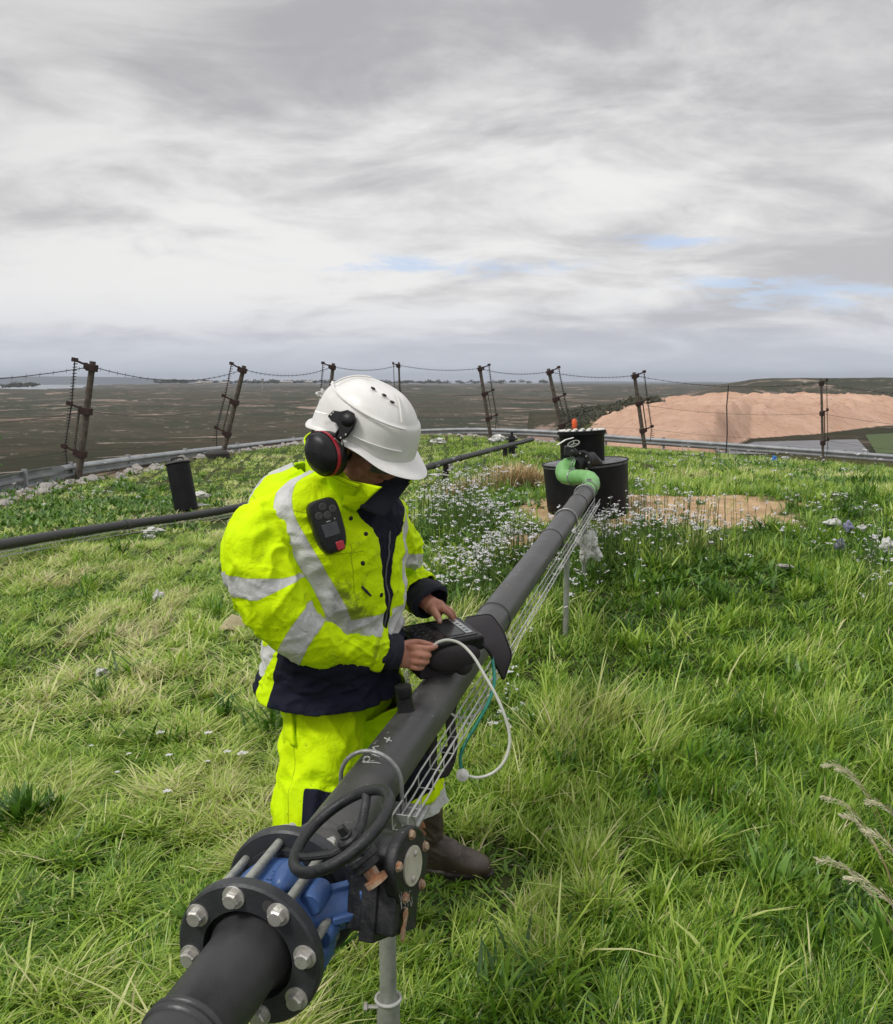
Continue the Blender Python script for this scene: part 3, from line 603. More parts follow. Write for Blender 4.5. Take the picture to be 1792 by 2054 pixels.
# dock plants with long upright leaves
def dock(px, py, n, L, label, wd=.022, tone0=.0):
    g = G(px, py); xs = g.x+rng.uniform(-.035, .035, n); ys = g.y+rng.uniform(-.035, .035, n)
    o = blades('dock_plant', 0, xs, ys, rng.uniform(.6, 1.1, n)*L, rng.uniform(.6, 1.2, n)*wd, rng.uniform(0, 6.28, n), rng.uniform(.1, .9, n), np.clip(tone0+rng.uniform(0, .7, n), 0, 1), M['weed'], rng.uniform(.4, .9, n), kind=None)
    meta(o, label, 'plant', 'clumps of broad leaved dock in the grass')
for a in ((55, 1655, 70, .17, 'big dark green dock clump at the left edge of the lawn', .026), (110, 1640, 26, .13, 'smaller dark dock clump right behind the big one at the left edge', .02), (1545, 1800, 44, .20, 'tall bright dock clump in the foreground grass at right', .022, .3), (1440, 1215, 40, .17, 'dark dock clump in the middle of the right slope', .016), (1475, 1470, 30, .12, 'dark leafy clump halfway down the right slope', .016), (1690, 1500, 30, .14, 'dark leafy clump at the right beside the seed heads', .018), (1770, 1925, 26, .20, 'dock clump in the bottom right corner', .026, .3), (450, 1440, 24, .15, 'dark clump beside the worker jacket hem', .02), (1320, 1010, 22, .05, 'small weed tuft growing on the bare sand', .010), (1405, 1011, 34, .07, 'darkest weed tuft near the right end of the bare sand', .010), (1250, 1030, 14, .05, 'sparse weed tuft on the sand just right of the low tank', .008), (1365, 1035, 18, .05, 'low weed tuft at the front rim of the bare sand', .008), (1720, 1185, 30, .13, 'dark clump below the litter on the right slope', .015), (400, 1860, 30, .15, 'bright clump left of the front flange', .018, .5), (1330, 1095, 30, .14, 'dark clump in front of the bare sand', .014)): dock(*a)
def dry(px, py, n, L, sp, label):
    g = G(px, py); xs = g.x+rng.normal(0, sp, n); ys = g.y+rng.normal(0, sp*.6, n)
    o = blades('dry_grass_tuft', 0, xs, ys, rng.uniform(.4, 1.1, n)*L, np.full(n, .010), rng.uniform(0, 6.28, n), rng.uniform(.2, 1.0, n), rng.random(n), M['dry'], rng.uniform(.4, .9, n), kind=None)
    meta(o, label, 'dry grass', 'dry straw coloured tufts')
dry(1045, 982, 1100, .36, .13, 'round straw coloured grass tuft left of the black tank'); dry(935, 992, 500, .24, .13, 'flattened straw coloured tuft left of the round one')
dry(1000, 968, 260, .30, .12, 'thin dry stalks just behind and left of the round straw tuft')
# feathery seed heads leaning in from the right
def panicle(base, tip, label, sag=.05):
    e = empty('grass_seed_head', base, label, 'seed head', 'feathery grass seed heads at the right edge')
    pts = [V(tuple(p)) for p in catmull([base, base.lerp(tip, .45)+V((0, 0, .07)), base.lerp(tip, .8)+V((0, 0, .05)), tip], 16)]
    mb = MB(); mb.tube(pts, [.0014]*10+[.0011, .001, .0009, .0007, .0006, .0004], 5); o = mb.build('stalk', M['dry'], e, base); 
    at = o.data.attributes.new('tone', 'FLOAT', 'POINT'); at.data.foreach_set('value', [.5]*len(o.data.vertices))
    mb = MB()
    for i in range(5, 16):
        for q in range(3):
            d = (pts[min(i+1, 15)]-pts[i-1]).normalized(); s = d.cross(V((0, 0, 1))).normalized()*random.choice((-1, 1)); l = .060*(1-(i-5)/12)+.008
            dr0 = (d*1.0+s*random.uniform(.05, .45)+V((0, 0, random.uniform(-.45, .15)))).normalized(); a0 = pts[i]
            mb.tube([a0, a0+dr0*l], .0004, 3, False)
            for k in range(6):
                a = a0+dr0*l*(k+1)/6; b_ = a+(dr0+V((random.uniform(-.3, .3), random.uniform(-.3, .3), random.uniform(-.4, .2)))).normalized()*.011; wv = V((random.uniform(-1, 1), random.uniform(-1, 1), 1)).normalized()*.0015
                mb.add([a, a.lerp(b_, .5)-wv, b_, a.lerp(b_, .5)+wv], [(0, 1, 2, 3)])
    mb.at['tone'] = [.7+.3*random.random() for _ in mb.v]; mb.build('seeds', M['seed'], e, base, recalc=False)
for (bx, by, tx, ty, Z, lab) in ((1900, 1640, 1690, 1545, 2.9, 'topmost feathery seed head arching in from the right edge'), (1880, 1700, 1745, 1610, 2.8, 'second feathery seed head from the top at the right edge'), (1900, 1780, 1660, 1600, 2.75, 'long feathery seed head that reaches farthest left of its group'), (1880, 1830, 1700, 1640, 2.6, 'feathery seed head in the middle of the right hand group'), (1850, 1850, 1745, 1670, 2.5, 'short feathery seed head in the middle near the right edge'), (1860, 1900, 1650, 1725, 2.45, 'drooping seed head low in the right hand group'), (1850, 1920, 1710, 1760, 2.4, 'lowest feathery seed head at the right edge'), (1900, 1700, 1660, 1535, 3.1, 'thin pale seed head behind the topmost ones at right')):
    t = W(tx, ty, Z); g = W(bx, by, Z); g.z = h1(g.x, g.y); g = V((t.x+.20+random.uniform(0, .12), t.y+random.uniform(-.05, .1), h1(t.x+.25, t.y))); panicle(g, t, lab)

# ================================================================ FENCE, RAIL, FAR THINGS
def fence_post():
    e = empty('fence_post', (0, 0, 0), 'x', 'fence post'); H = 2.75
    mb = MB(); mb.tube([(0, 0, -.9), (0, 0, H*.5), (0, 0, H)], [.080, .072, .064], 10); mb.build('pole', M['wood'], e)
    for z in (H-.16, H*.55, H*.16):
        mb = MB(); mb.box((0, 0, z), .20, .20, .17); mb.box((-.14, 0, z+.02), .06, .1, .16); cl_ = mb.build('clamp', M['rustpost'], e, bevel=.01)
        mb = MB(); mb.tube([(-.1, 0, z+.04), (-.34, 0, z+.10), (-.36, 0, z+.14)], .028, 6); mb.box((-.38, 0, z+.12), .12, .07, .10); mb.build('bracket_arm', M['rustpost'], e)
    mb = MB(); mb.tube([(-.38, 0, H-.05), (-.34, .02, H*.55+.12), (-.36, 0, H*.16+.12), (-.24, 0, -.05)], .014, 5)
    for i in range(34):
        z = .1+i*.078; mb.tube([(-.40, 0, z), (-.31, .0, z+.03)], .011, 4)
    mb.build('stay_cable', M['dark'], e)
    mb = MB(); mb.box((-.16, 0, H*.36), .035, .05, H*.42); mb.build('stiffener', M['wood'], e)
    return e
fp = fence_post()
FLAB = ['nearest and leftmost fence post with rusty clamps above the guardrail', 'second fence post from the left, leaning right over the guardrail', 'third fence post from the left, half hidden behind the white helmet', 'fence post rising directly behind the top of the helmet', 'fence post leaning left above the far end of the thin black pipe', 'fence post leaning left just behind the black drum', 'fence post standing before the left part of the red sand mound', 'rightmost fence post with dark clamps before the grey yard']
TOPS = []
TOPY = [722, 728, 728, 727, 732, 736, 745, 760]
for i, (bx, Y, tx, zb) in enumerate(FENCE):
    p = fp if i == 0 else copytree(fp)
    X = (bx-896)/1792*Y*1.01; p.location = (X, Y, zb); zt = W(tx, TOPY[i], Y/CP).z
    X2 = (tx-896)/1792*Y*.985; L = 2.75; s = (zt-zb)/L; lean = math.atan2(X2-X, zt-zb)
    p.scale = (1.0, 1.0, s); flip = i in (4, 5, 6, 7)
    p.rotation_euler = Euler((0, lean*(-1 if flip else 1), 0)); 
    if flip: p.rotation_euler = (Matrix.Rotation(lean, 3, 'Y') @ Matrix.Rotation(math.pi, 3, 'Z')).to_euler()
    if i in (3,): p.scale = (.6, 1, s)
    if i == 7: p.scale = (.5, 1, s)
    meta(p, FLAB[i], 'fence post', 'posts of the litter fence along the terrace edge')
    ax = V((X2-X, 0, zt-zb)).normalized(); TOPS.append((V((X, Y, zb)), ax, (zt-zb)))
def strand(frac, label, name, barbs=True, sag=.28, ext=True, r=.009):
    mb = MB(); pp = [b_+ax*L*frac for b_, ax, L in TOPS]
    first = pp[0]+V((-4.2, -5.5, -.12)); last = pp[-1]+V((4.0, -5.0, -.25)); pp = [first]+pp+[last]
    for a, b_ in zip(pp, pp[1:]):
        n = 24; q = []
        for i in range(n+1):
            t = i/n; p = a.lerp(b_, t); p.z -= sag*4*t*(1-t)*(a-b_).length/7; q.append(p)
        mb.tube(q, r, 5)
        if barbs:
            for i in range(1, n): mb.tube([q[i]+V((.0, 0, .04)), q[i]-V((.02, 0, .05))], r*.6, 3)
    o = mb.build(name, M['dark'], origin=pp[1]); meta(o, label, 'wire', 'wires strung between the fence posts')
strand(.955, 'sagging barbed wire along the tops of the fence posts', 'barbed_wire')
strand(.55, 'thin wire strung halfway up the fence posts', 'fence_wire', False, .2, r=.005)
strand(.20, 'thin wire strung low on the fence posts', 'fence_wire', False, .12, r=.004)
# thin crooked stake between the last two posts
st = W(1457, 905, 33); st.z = h1(st.x, st.y); mb = MB(); tp = W(1462, 772, 33)
mb.tube([st-V((0, 0, .2)), st.lerp(tp, .3)+V((.02, 0, 0)), st.lerp(tp, .7)-V((.04, 0, 0)), tp], .022, 6); meta(mb.build('stake', M['dark'], origin=st), 'thin crooked dark stake between the two rightmost fence posts', 'stake')
# guardrail
RP = [(-190, 990, 12.6), (-60, 968, 14.9), (60, 944, 17.4), (180, 926, 20.2), (330, 907, 24.0), (460, 893, 28.0), (600, 878, 33.0), (740, 866, 37.0), (900, 859, 39.5), (1000, 859, 39.5), (1120, 864, 38.2), (1250, 874, 37.2), (1400, 884, 36.0), (1560, 895, 34.6), (1700, 905, 33.6), (1900, 920, 33), (2100, 936, 32)]
rp = [W(x, y, Y) for x, y, Y in RP]; rpc = [V(tuple(p)) for p in catmull([tuple(p) for p in rp], 120)]
e = empty('guardrail', rp[5], 'long galvanised guardrail curving along the edge of the terrace', 'guardrail')
mb = MB(); prof = [(.0, .155), (.035, .13), (.075, .09), (.075, .06), (.0, .02), (.0, -.02), (.075, -.06), (.075, -.09), (.035, -.13), (.0, -.155)]
P = []
for i, p in enumerate(rpc):
    t = (rpc[min(i+1, 119)]-rpc[max(i-1, 0)]); t.z = 0; t.normalize(); nrm = V((t.y, -t.x, 0))
    if nrm.dot(V((0, -1, 0))) < 0: nrm = -nrm
    P.append([p+nrm*a+V((0, 0, b_-.15)) for a, b_ in prof])
mb.grid(P, wrap=False); rb = mb.build('beam', M['rail'], e, rp[5], sharp=20, recalc=False); sm_ = rb.modifiers.new('s', 'SOLIDIFY'); sm_.thickness = .006
for i in range(2, 119, 6):
    p = rpc[i]; mb = MB(); mb.box(p+V((0, .06, -.45)), .10, .05, 1.0); mb.build('rail_post', M['rail'], e, rp[5])
# rubble stones along the edge
def stone(seed, mat, r=1.0):
    bm = bmesh.new(); bmesh.ops.create_icosphere(bm, subdivisions=3, radius=1)
    for v in bm.verts:
        n_ = noise.noise(v.co*1.3+V((seed*7.3, 0, 0)))*.45+noise.noise(v.co*3.1+V((0, seed*3.1, 0)))*.18; v.co *= 1+n_
        for pl in ((.8, .3, .5), (-.6, .5, .6), (.1, -.8, .6), (-.4, -.5, -.7)):
            pn = V(pl).normalized(); d_ = v.co.dot(pn)-.72
            if d_ > 0: v.co -= pn*d_*.85
        v.co.z *= .7
    me = bpy.data.meshes.new('stone'); bm.to_mesh(me); bm.free(); me.materials.append(mat)
    me.polygons.foreach_set('use_smooth', [True]*len(me.polygons)); me.set_sharp_from_angle(angle=math.radians(28)); return me
SM = [stone(i, M['stone']) for i in range(5)]
def put_stone(me, p, s, label, cat='stone', group=None, rz=None):
    o = bpy.data.objects.new('stone', me); C.objects.link(o); o.location = p+V((0, 0, s*.25)); o.scale = (s*random.uniform(.8, 1.3), s*random.uniform(.7, 1), s*random.uniform(.6, 1)); o.rotation_euler = (random.uniform(-.3, .3), random.uniform(-.3, .3), rz if rz is not None else random.uniform(0, 6.28)); return meta(o, label, cat, group)
for i in range(210):
    q = random.random()
    if q < .62: px = random.uniform(-10, 620); py = np.interp(px, [0, 160, 300, 420, 620], [983, 965, 945, 928, 893])+random.gauss(0, 4)
    else: px = random.uniform(880, 1130); py = np.interp(px, [880, 1000, 1130], [876, 880, 884])+random.gauss(0, 3)
    D = edgeR(np.arctan((px-896)/1792))*np.cos(np.arctan((px-896)/1792))-random.uniform(1.0, 2.3)
    X = (px-896)/1792*D; g = V((X, D, h1(X, D)))
    put_stone(random.choice(SM), g, random.uniform(.035, .105)*random.choice((1, 1, 1.6)), 'pale stone in the line of rubble along the terrace edge', 'stone', 'pale rubble stones along the terrace edge')
YS = stone(9, M['stoney']); g = W(470, 1240, 4.15); g.z = h1(g.x, g.y); g = G(470, 1262); put_stone(YS, g+V((0, 0, .02)), .075, 'cream coloured stone in the grass right behind the worker elbow', rz=.4)
# far-off things
mb = MB()
def bushes(name, spots, label, mat, zf=None):
    P = []; mb = MB(); tone = []
    for (px, py, Z, R_) in spots:
        c = W(px, py, Z); n_ = 46
        for i in range(n_):
            d = V((random.gauss(0, 1), random.gauss(0, 1), random.gauss(0, .7))).normalized()*R_*random.random()**.33; d.z = abs(d.z)*.8
            p = c+d; s = R_*random.uniform(.12, .3); a = V((random.gauss(0, 1), random.gauss(0, 1), random.gauss(0, 1))).normalized(); b_ = a.orthogonal().normalized()
            mb.add([p-a*s, p-b_*s*.6, p+a*s, p+b_*s*.6], [(0, 1, 2, 3)])
    return meta(mb.build(name, mat, recalc=False, sharp=0), label, 'wood', None, 'stuff')
sp = [(random.uniform(1140, 1330), 0, 0, 0) for _ in range(120)]
sp = []
for i in range(260):
    px = random.uniform(1125, 1330); D = random.uniform(330, 520); X = (px-896)/1792*D; z = h1(X, D); pr = CY-(((z-CAMZ)/D)*FPX) ; 
    py = 762-(z-CAMZ)/D*1800; sp.append((px, py-2, D, random.uniform(1.8, 3.4)))
bushes('scrub_wood', sp, 'dark scrub trees in the valley left of the red sand mound', M['tree'])
sp = []
for i in range(240):
    px = random.choice((random.uniform(310, 560), random.uniform(540, 900), random.uniform(560, 1100))); D = random.uniform(3600, 4200); sp.append((px, 767+random.uniform(-1, 2), D, random.uniform(8, 17)))
bushes('far_tree_line', sp, 'low dark line of trees on the skyline behind the posts', M['tree'])
sp = [(random.gauss(38, 20), 774+random.uniform(-2, 3), random.uniform(2600, 2900), random.uniform(8, 14)) for _ in range(40)]
bushes('shore_trees', sp, 'grey green clump of trees by the sea at far left', M['tree'])
c = W(527, 770, 3500); mb = MB(); mb.tube([c-V((0, 0, 25)), c+V((0, 0, 14))], [2.6, 1.6], 8); mb.lathe(c+V((0, 0, 13)), V((0, 0, 1)), [(2, 0), (7, 3), (7, 7), (2, 8)], 12); meta(mb.build('water_tower', M['stone'], origin=c), 'tiny pale tower on the skyline right of the second fence post', 'tower')
for (px, py, D, wd) in ((412, 769, 3400, 60), (450, 769.5, 3400, 40), (575, 768, 3500, 50), (620, 768, 3500, 30), (398, 770, 3300, 22)):
    c = W(px, py, D); mb = MB(); mb.box(c, wd, 14, 8); mb.add([c+V((-wd/2, -8, 4)), c+V((wd/2, -8, 4)), c+V((wd/2, 0, 8)), c+V((-wd/2, 0, 8)), c+V((wd/2, 8, 4)), c+V((-wd/2, 8, 4))], [(0, 1, 2, 3), (3, 2, 4, 5), (0, 3, 5), (1, 4, 2)]); meta(mb.build('low_building', M['stone'], origin=c), 'tiny low pale building on the skyline near the second fence post', 'building', 'tiny pale buildings on the skyline')

for i in range(46):
    a = random.choice(SPOT); g = V((a[0].x+random.gauss(0, a[1]*.5), a[0].y+random.gauss(0, a[2]*.5), 0)); g.z = h1(g.x, g.y)
    if sandmask(np.array([g.x]), np.array([g.y]))[0] > .6: put_stone(random.choice(SM), g, random.uniform(.010, .028), 'small pebble lying on the bare sand around the black tank', 'stone', 'pebbles on the bare sand')
# ================================================================ MAIN PIPE
PA = W(503, 1908, 1.49); PE = W(1178, 985, 6.4); PL = (PE-PA).length
T = (PE-PA).normalized(); UPN = (V((0, 0, 1))-T*T.z).normalized(); B = T.cross(UPN).normalized(); PR = .0615
def pp(s, n=0, b=0): return PA+T*s+UPN*n+B*b
def ppt(t, n=0, b=0): return pp(t*PL, n, b)
def on_pipe(px, py, R=PR):
    o = V((0, 0, CAMZ)); d = ray(px, py).normalized(); oc = o-PA; dd = d-T*d.dot(T); oo = oc-T*oc.dot(T)
    a = dd.dot(dd); b_ = 2*dd.dot(oo); c = oo.dot(oo)-R*R; disc = max(b_*b_-4*a*c, 0); return o+d*((-b_-math.sqrt(disc))/(2*a))
pipe = empty('gas_pipe', pp(0), 'long dark grey pipe running from the foreground flange past the worker to the black tank', 'pipe')
mb = MB(); mb.lathe(pp(.17), T, [(PR, 0), (PR, .13), (PR+.005, .134), (PR+.006, .14), (PR+.003, .146), (PR+.001, .15), (PR, .16), (PR, 1.2), (PR, 2.6), (PR, PL-.2)], 48)
mb.build('pipe_barrel', worn('pipe_plastic', (.036, .036, .038), (.078, .076, .073), 3.2, .43, .12, 0, .12, 140, (.24, .23, .21), .64, fscale=42), pipe, pp(0))
SR = .063; mb = MB(); mb.lathe(pp(-2.2), T, [(SR, 0), (SR, 1.98), (SR+.004, 1.983), (SR+.0055, 1.988), (SR+.003, 1.992), (SR-.001, 1.9945), (SR+.003, 1.997), (SR+.0055, 2.001), (SR+.004, 2.006), (SR, 2.010), (SR, 2.1), (SR+.001, 2.17), (SR+.010, 2.2)], 48)
mb.build('stub_pipe', M['pipe'], pipe, pp(0), sharp=50)
for s in (1.05+.9, 3.4, 4.6):
    mb = MB(); mb.torus(pp(s), T, PR+.0005, .004, 48, 8); mb.build('weld_bead', M['pipe_grey'], pipe, pp(0))
# sampling stub with cap
k = on_pipe(818, 1424); sN = (k-PA).dot(T); kb = pp(sN, PR-.004, -.012); up = (UPN*.98-B*.12).normalized()
mb = MB(); mb.lathe(kb, up, [(.024, 0), (.0225, .006), (.0215, .03), (.0205, .036), (.0205, .04), (.0225, .042), (.0225, .066), (.021, .070), (.0, .071)], 28, cap=False); mb.build('capped_stub', M['blackp'], pipe, pp(0))
# chalk lettering on the pipe
zm = lambda u_, v2: (440+u_*700/1792)*.93333; zn = lambda v2: (1300+v2*700/1792)*.93333
def stroke(mb, pts, r=.0021):
    q = [on_pipe((440+a*.390625)*.93333, (1300+b_*.390625)*.93333, PR+.0006) for a, b_ in pts]; q = [V(tuple(p)) for p in catmull([tuple(p) for p in q], len(q)*5)]; mb.tube(q, r, 6, flat=.6)
mb = MB()
stroke(mb, [(868, 862), (885, 868), (903, 858), (908, 842), (893, 835), (876, 845), (880, 862), (905, 868), (940, 868), (968, 874)])
stroke(mb, [(868, 862), (905, 862), (935, 855)], .0012)
stroke(mb, [(958, 778), (942, 780), (926, 784)]); stroke(mb, [(926, 784), (936, 796), (946, 806)]); stroke(mb, [(946, 806), (932, 812), (920, 820)]); stroke(mb, [(920, 820), (940, 828), (966, 836)])
stroke(mb, [(965, 850), (968, 852)], .0018)
stroke(mb, [(990, 732), (1010, 742), (1030, 750)]); stroke(mb, [(1000, 756), (1012, 742), (1018, 730)])
mb.build('chalk_lettering', M['chalk'], pipe, pp(0))
# ---------------------------------------------------------------- flanged valve
valve = empty('flanged_valve', pp(.1), 'blue valve bolted between two big black flanges in the foreground', 'valve')
def ring(name, s0, s1, Ro, Ri, mt, extra=None):
    mb = MB(); c = .004
    mb.lathe(pp(s0), T, [(Ri, 0), (Ro-c, 0), (Ro, c), (Ro, s1-s0-c), (Ro-c, s1-s0), (Ri, s1-s0), (Ri, 0)], 64, cap=False)
    o = mb.build(name, mt, valve, pp(.1), sharp=30); return o
FR = .128
ring('front_flange', -.013, .014, FR, .081, M['flange']); ring('rear_flange', .158, .185, FR, .073, M['flange'])
mb = MB(); mb.lathe(pp(-.006), T, [(.083, 0), (.083, .018), (.07, .018)], 48, cap=False); mb.lathe(pp(.0141), T, [(PR, 0), (.096, 0), (.098, .004), (.098, .010), (PR, .010)], 48, cap=False); mb.lathe(pp(.145), T, [(PR, 0), (.098, 0), (.098, .012), (PR, .012)], 48, cap=False); mb.build('stub_collar', M['pipe'], valve, pp(.1))
BC = .106
for i in range(8):
    a = math.radians(10+45*i); n_ = math.cos(a)*BC; b_ = -math.sin(a)*BC
    c = pp(-.013, n_, b_)
    mb = MB(); mb.lathe(c-T*.003, T, [(.0195, 0), (.0198, .003)], 28); mb.lathe(c-T*.0165, T, [(.0112, 0), (.0142, .0032), (.0142, .0135)], 6, rot=a+i); mb.lathe(c-T*.0168, T, [(.0112, 0), (.0113, .001)], 20)
    mb.build('bolt', M['bolt'], valve, pp(.1), sharp=25)
    mb = MB(); s = .014; q = []
    while s < .158: q += [(.0078, s), (.0083, s+.001), (.0078, s+.002)]; s += .0028
    mb.lathe(pp(0, n_, b_), T, q, 14); mb.build('threaded_rod', M['rod'], valve, pp(.1), sharp=60)
    mb = MB(); mb.lathe(pp(.185, n_, b_), T, [(.0195, 0), (.0195, .003)], 20); mb.lathe(pp(.188, n_, b_), T, [(.0142, 0), (.0142, .012), (.011, .014)], 6, rot=a); mb.lathe(pp(.202, n_, b_), T, [(.008, 0), (.008, .014)], 12); mb.build('nut', M['bolt'], valve, pp(.1), sharp=25)
mb = MB(); mb.lathe(pp(-.0136, math.cos(math.radians(-24))*.106, -math.sin(math.radians(-24))*.106), T, [(.011, 0), (.011, .001)], 24); mb.build('stamped_disc', M['pipe_grey'], valve, pp(.1))
# blue body with lugs, top boss and neck towards the gearbox
mb = MB(); mb.lathe(pp(.026), T, [(.070, 0), (.086, .003), (.092, .02), (.0935, .05), (.0935, .09), (.092, .100), (.086, .116), (.070, .119)], 56, cap=False)
for a in (20, 110, 200, 290):
    a = math.radians(a); mb.ell(pp(.085, math.cos(a)*.095, math.sin(a)*.095), (T*.045, UPN*.024, B*.024), 16)
for a, s0 in ((55, .06), (90, .06), (125, .06)):
    a = math.radians(a); mb.lathe(pp(s0, math.cos(a)*.1, math.sin(a)*.1), T, [(.018, 0), (.022, .006), (.022, .05), (.018, .056)], 20)
body = mb.build('valve_body', M['blue'], valve, pp(.1))
mb = MB()
def onbody(s, a, R): a = math.radians(a); return pp(s, math.cos(a)*R, math.sin(a)*R)
for ch, s0, a0 in (('C', .075, -16), ('3', .075, 4)):
    pts = {'C': [(.5, 1), (0, 1), (-.4, .5), (-.4, -.5), (0, -1), (.5, -1)], '3': [(-.4, 1), (.3, 1), (.4, .5), (0, 0), (.4, -.5), (.3, -1), (-.4, -1)]}[ch]
    mb.tube([onbody(s0+y*.012, a0+x*7, .0937) for x, y in pts], .0016, 6)
mb.build('cast_lettering', M['blue'], body, pp(.1))
neck_b = pp(.105, .02, .085); GB = W(790, 1790, 1.60); nk = (GB-neck_b).normalized()
mb = MB(); x_, y_, z_ = frame(nk, UPN)
mb.tube([neck_b-nk*.04, neck_b+nk*.0, GB-nk*.05, GB-nk*.03], [.040, .034, .032, .046], 20); mb.box(GB-nk*.055, .085, .085, .022, (x_, y_, z_)); mb.box(neck_b.lerp(GB, .42)-V((0, 0, .0)), .016, .085, (GB-neck_b).length*.66, (x_, y_, z_)); mb.box(neck_b.lerp(GB, .42), .085, .014, (GB-neck_b).length*.66, (x_, y_, z_))
mb.build('valve_neck', M['blue'], valve, pp(.1), bevel=.003)
# gearbox
G1 = V((.90, -.40, .10)).normalized(); gu = (V((0, 0, 1))-G1*G1.z).normalized(); gr = gu.cross(G1).normalized()   # gr to the right/away
cc = W(830, 1737, 1.56)
mb = MB()
tl = lambda r, h: (r, h)
mb.lathe(cc-G1*.115, G1, [(.042, 0), (.050, .006), (.050, .085), (.064, .090), (.066, .094), (.066, .109), (.064, .112)], 48)
dn = (-gu*.93-gr*.36).normalized(); sd_ = G1.cross(dn).normalized()
mb.box(cc-G1*.055+dn*.056, .090, .094, .108, (sd_, G1, dn)); mb.box(cc-G1*.056+dn*.062, .106, .030, .122, (sd_, G1, dn))
gb = mb.build('gearbox', M['iron'], valve, pp(.1), bevel=.005, bseg=3)
mb = MB(); mb.lathe(cc-G1*.0036, G1, [(.034, 0), (.034, .0035), (.033, .0042)], 40)
plate = mb.build('cover_plate', M['cream'], gb, pp(.1))
mb = MB()
for a in (25, 205): mb.lathe(cc+G1*.0006+gu*math.cos(math.radians(a))*.021+gr*math.sin(math.radians(a))*.021, G1, [(.0055, 0), (.0055, .002), (.003, .004)], 14)
mb.build('screw', M['bolt'], plate, pp(.1))
for a in (0, 72, 144, 216, 288):
    mb = MB(); c = cc-G1*.003+gu*math.cos(math.radians(a+8))*.054+gr*math.sin(math.radians(a+8))*.054; mb.lathe(c, G1, [(.0078, 0), (.0078, .005), (.006, .007)], 6); mb.lathe(c+G1*.001, G1, [(.0095, -.001), (.0095, 0)], 16); mb.build('cover_bolt', M['rust'], gb, pp(.1))
mb = MB(); e0 = cc+dn*.05-G1*.0036
def gs(pts):
    mb.tube([e0+gr*(-.010+a*.011)+gu*b_*.014+dn*0 for a, b_ in pts], .0011, 5)
for off, pts in ((-2.0, [(-.4, 1), (0, 0), (.4, 1)]), (-2.0, [(0, 0), (0, -1)]), (-1.3, [(0, -1), (.05, -.9)]), (-.4, [(-.4, -1), (-.4, 1), (.4, -1), (.4, 1)]), (1.0, [(.4, .8), (-.2, 1), (-.4, 0), (0, -1), (.4, -.6), (.4, 0), (.1, 0)])):
    gs([(a+off, b_-.9*off*.35) for a, b_ in pts])
mb.build('scratched_lettering', M['chalk'], gb, pp(.1))
mb = MB(); rc = cc+dn*.088-G1*.003-gr*.018
for i in range(7): mb.ell(rc+dn*(.006*i-.018)+gr*random.uniform(-.004, .006)+sd_*0, (gr*random.uniform(.006, .011), dn*.009, G1*.0022), 10)
mb.build('rust_patch', M['rust'], gb, pp(.1))
# handwheel
wc = W(686, 1664, 1.50); toc = (V((0, 0, CAMZ))-wc).normalized(); cr = V((1, 0, 0)); cu = V((0, SP, CP))
idir = (cr*-.58+cu*.815).normalized(); wn = (toc*.40+(idir-toc*idir.dot(toc)).normalized()*.917).normalized()
wheel = empty('w', wc, None, None); bpy.data.objects.remove(wheel)
mb = MB(); mb.torus(wc, wn, .0945, .0098, 72, 14); wx, wy, wz = frame(wn)
rim = mb.build('handwheel', M['iron'], valve, pp(.1))
mb = MB()
for a in (25, 145, 265):
    a = math.radians(a); d = wx*math.cos(a)+wy*math.sin(a); pe = wn.cross(d)
    mb.tube([wc-wn*.030+d*.014, wc-wn*.028+d*.040, wc-wn*.012+d*.075, wc+d*.093], [.011, .009, .0085, .009], 10, flat=.8)
mb.lathe(wc-wn*.048, wn, [(.018, 0), (.021, .004), (.021, .030), (.017, .034)], 24); mb.build('spokes', M['iron'], rim, pp(.1))
mb = MB(); mb.box(wc-wn*.005, .013, .013, .022, (wx, wy, wn)); mb.lathe(wc-wn*.014, wn, [(.012, 0), (.012, .004)], 6); mb.build('stem_nut', M['iron'], rim, pp(.1), bevel=.002)
ge = W(756, 1768, 1.50); st0 = wc-wn*.045
mb = MB(); sdv = (ge-st0).normalized(); mb.tube([st0, st0+sdv*.036], [.026, .024], 20); mb.tube([st0+sdv*.010, st0+sdv*.022], .030, 20); mb.build('stem_housing', M['iron'], gb, pp(.1), bevel=.002)
mb = MB(); L_ = (ge-st0).length; mb.tube([st0+sdv*.03, st0+sdv*(L_-.008), st0+sdv*(L_-.007), st0+sdv*(L_+.004)], [.0125, .0120, .020, .020], 20); mb.build('rusty_stem', M['rust'], gb, pp(.1))

# ---------------------------------------------------------------- cable tray beside the pipe
tray = empty('wire_tray', ppt(.12, -.06, .1), 'galvanised wire cable tray clipped along the right side of the long pipe', 'cable tray')
lw = [(-.022, .076), (-.052, .077), (-.053, .094), (-.052, .112), (-.022, .113)]
for n_, b_ in lw:
    mb = MB(); q = [ppt(.1+.86*i/60, n_+random.uniform(-.0012, .0012), b_+random.uniform(-.0012, .0012)) for i in range(61)]; mb.tube(q, .0023, 6); mb.build('long_wire', M['wire'], tray, ppt(.12))
s = .1*PL
while s < .96*PL:
    mb = MB(); mb.tube([pp(s, -.022, .076), pp(s, -.054, .077), pp(s, -.055, .112), pp(s, -.022, .113)], .0020, 5); s += .10; mb.build('cross_wire', M['wire'], tray, ppt(.12))
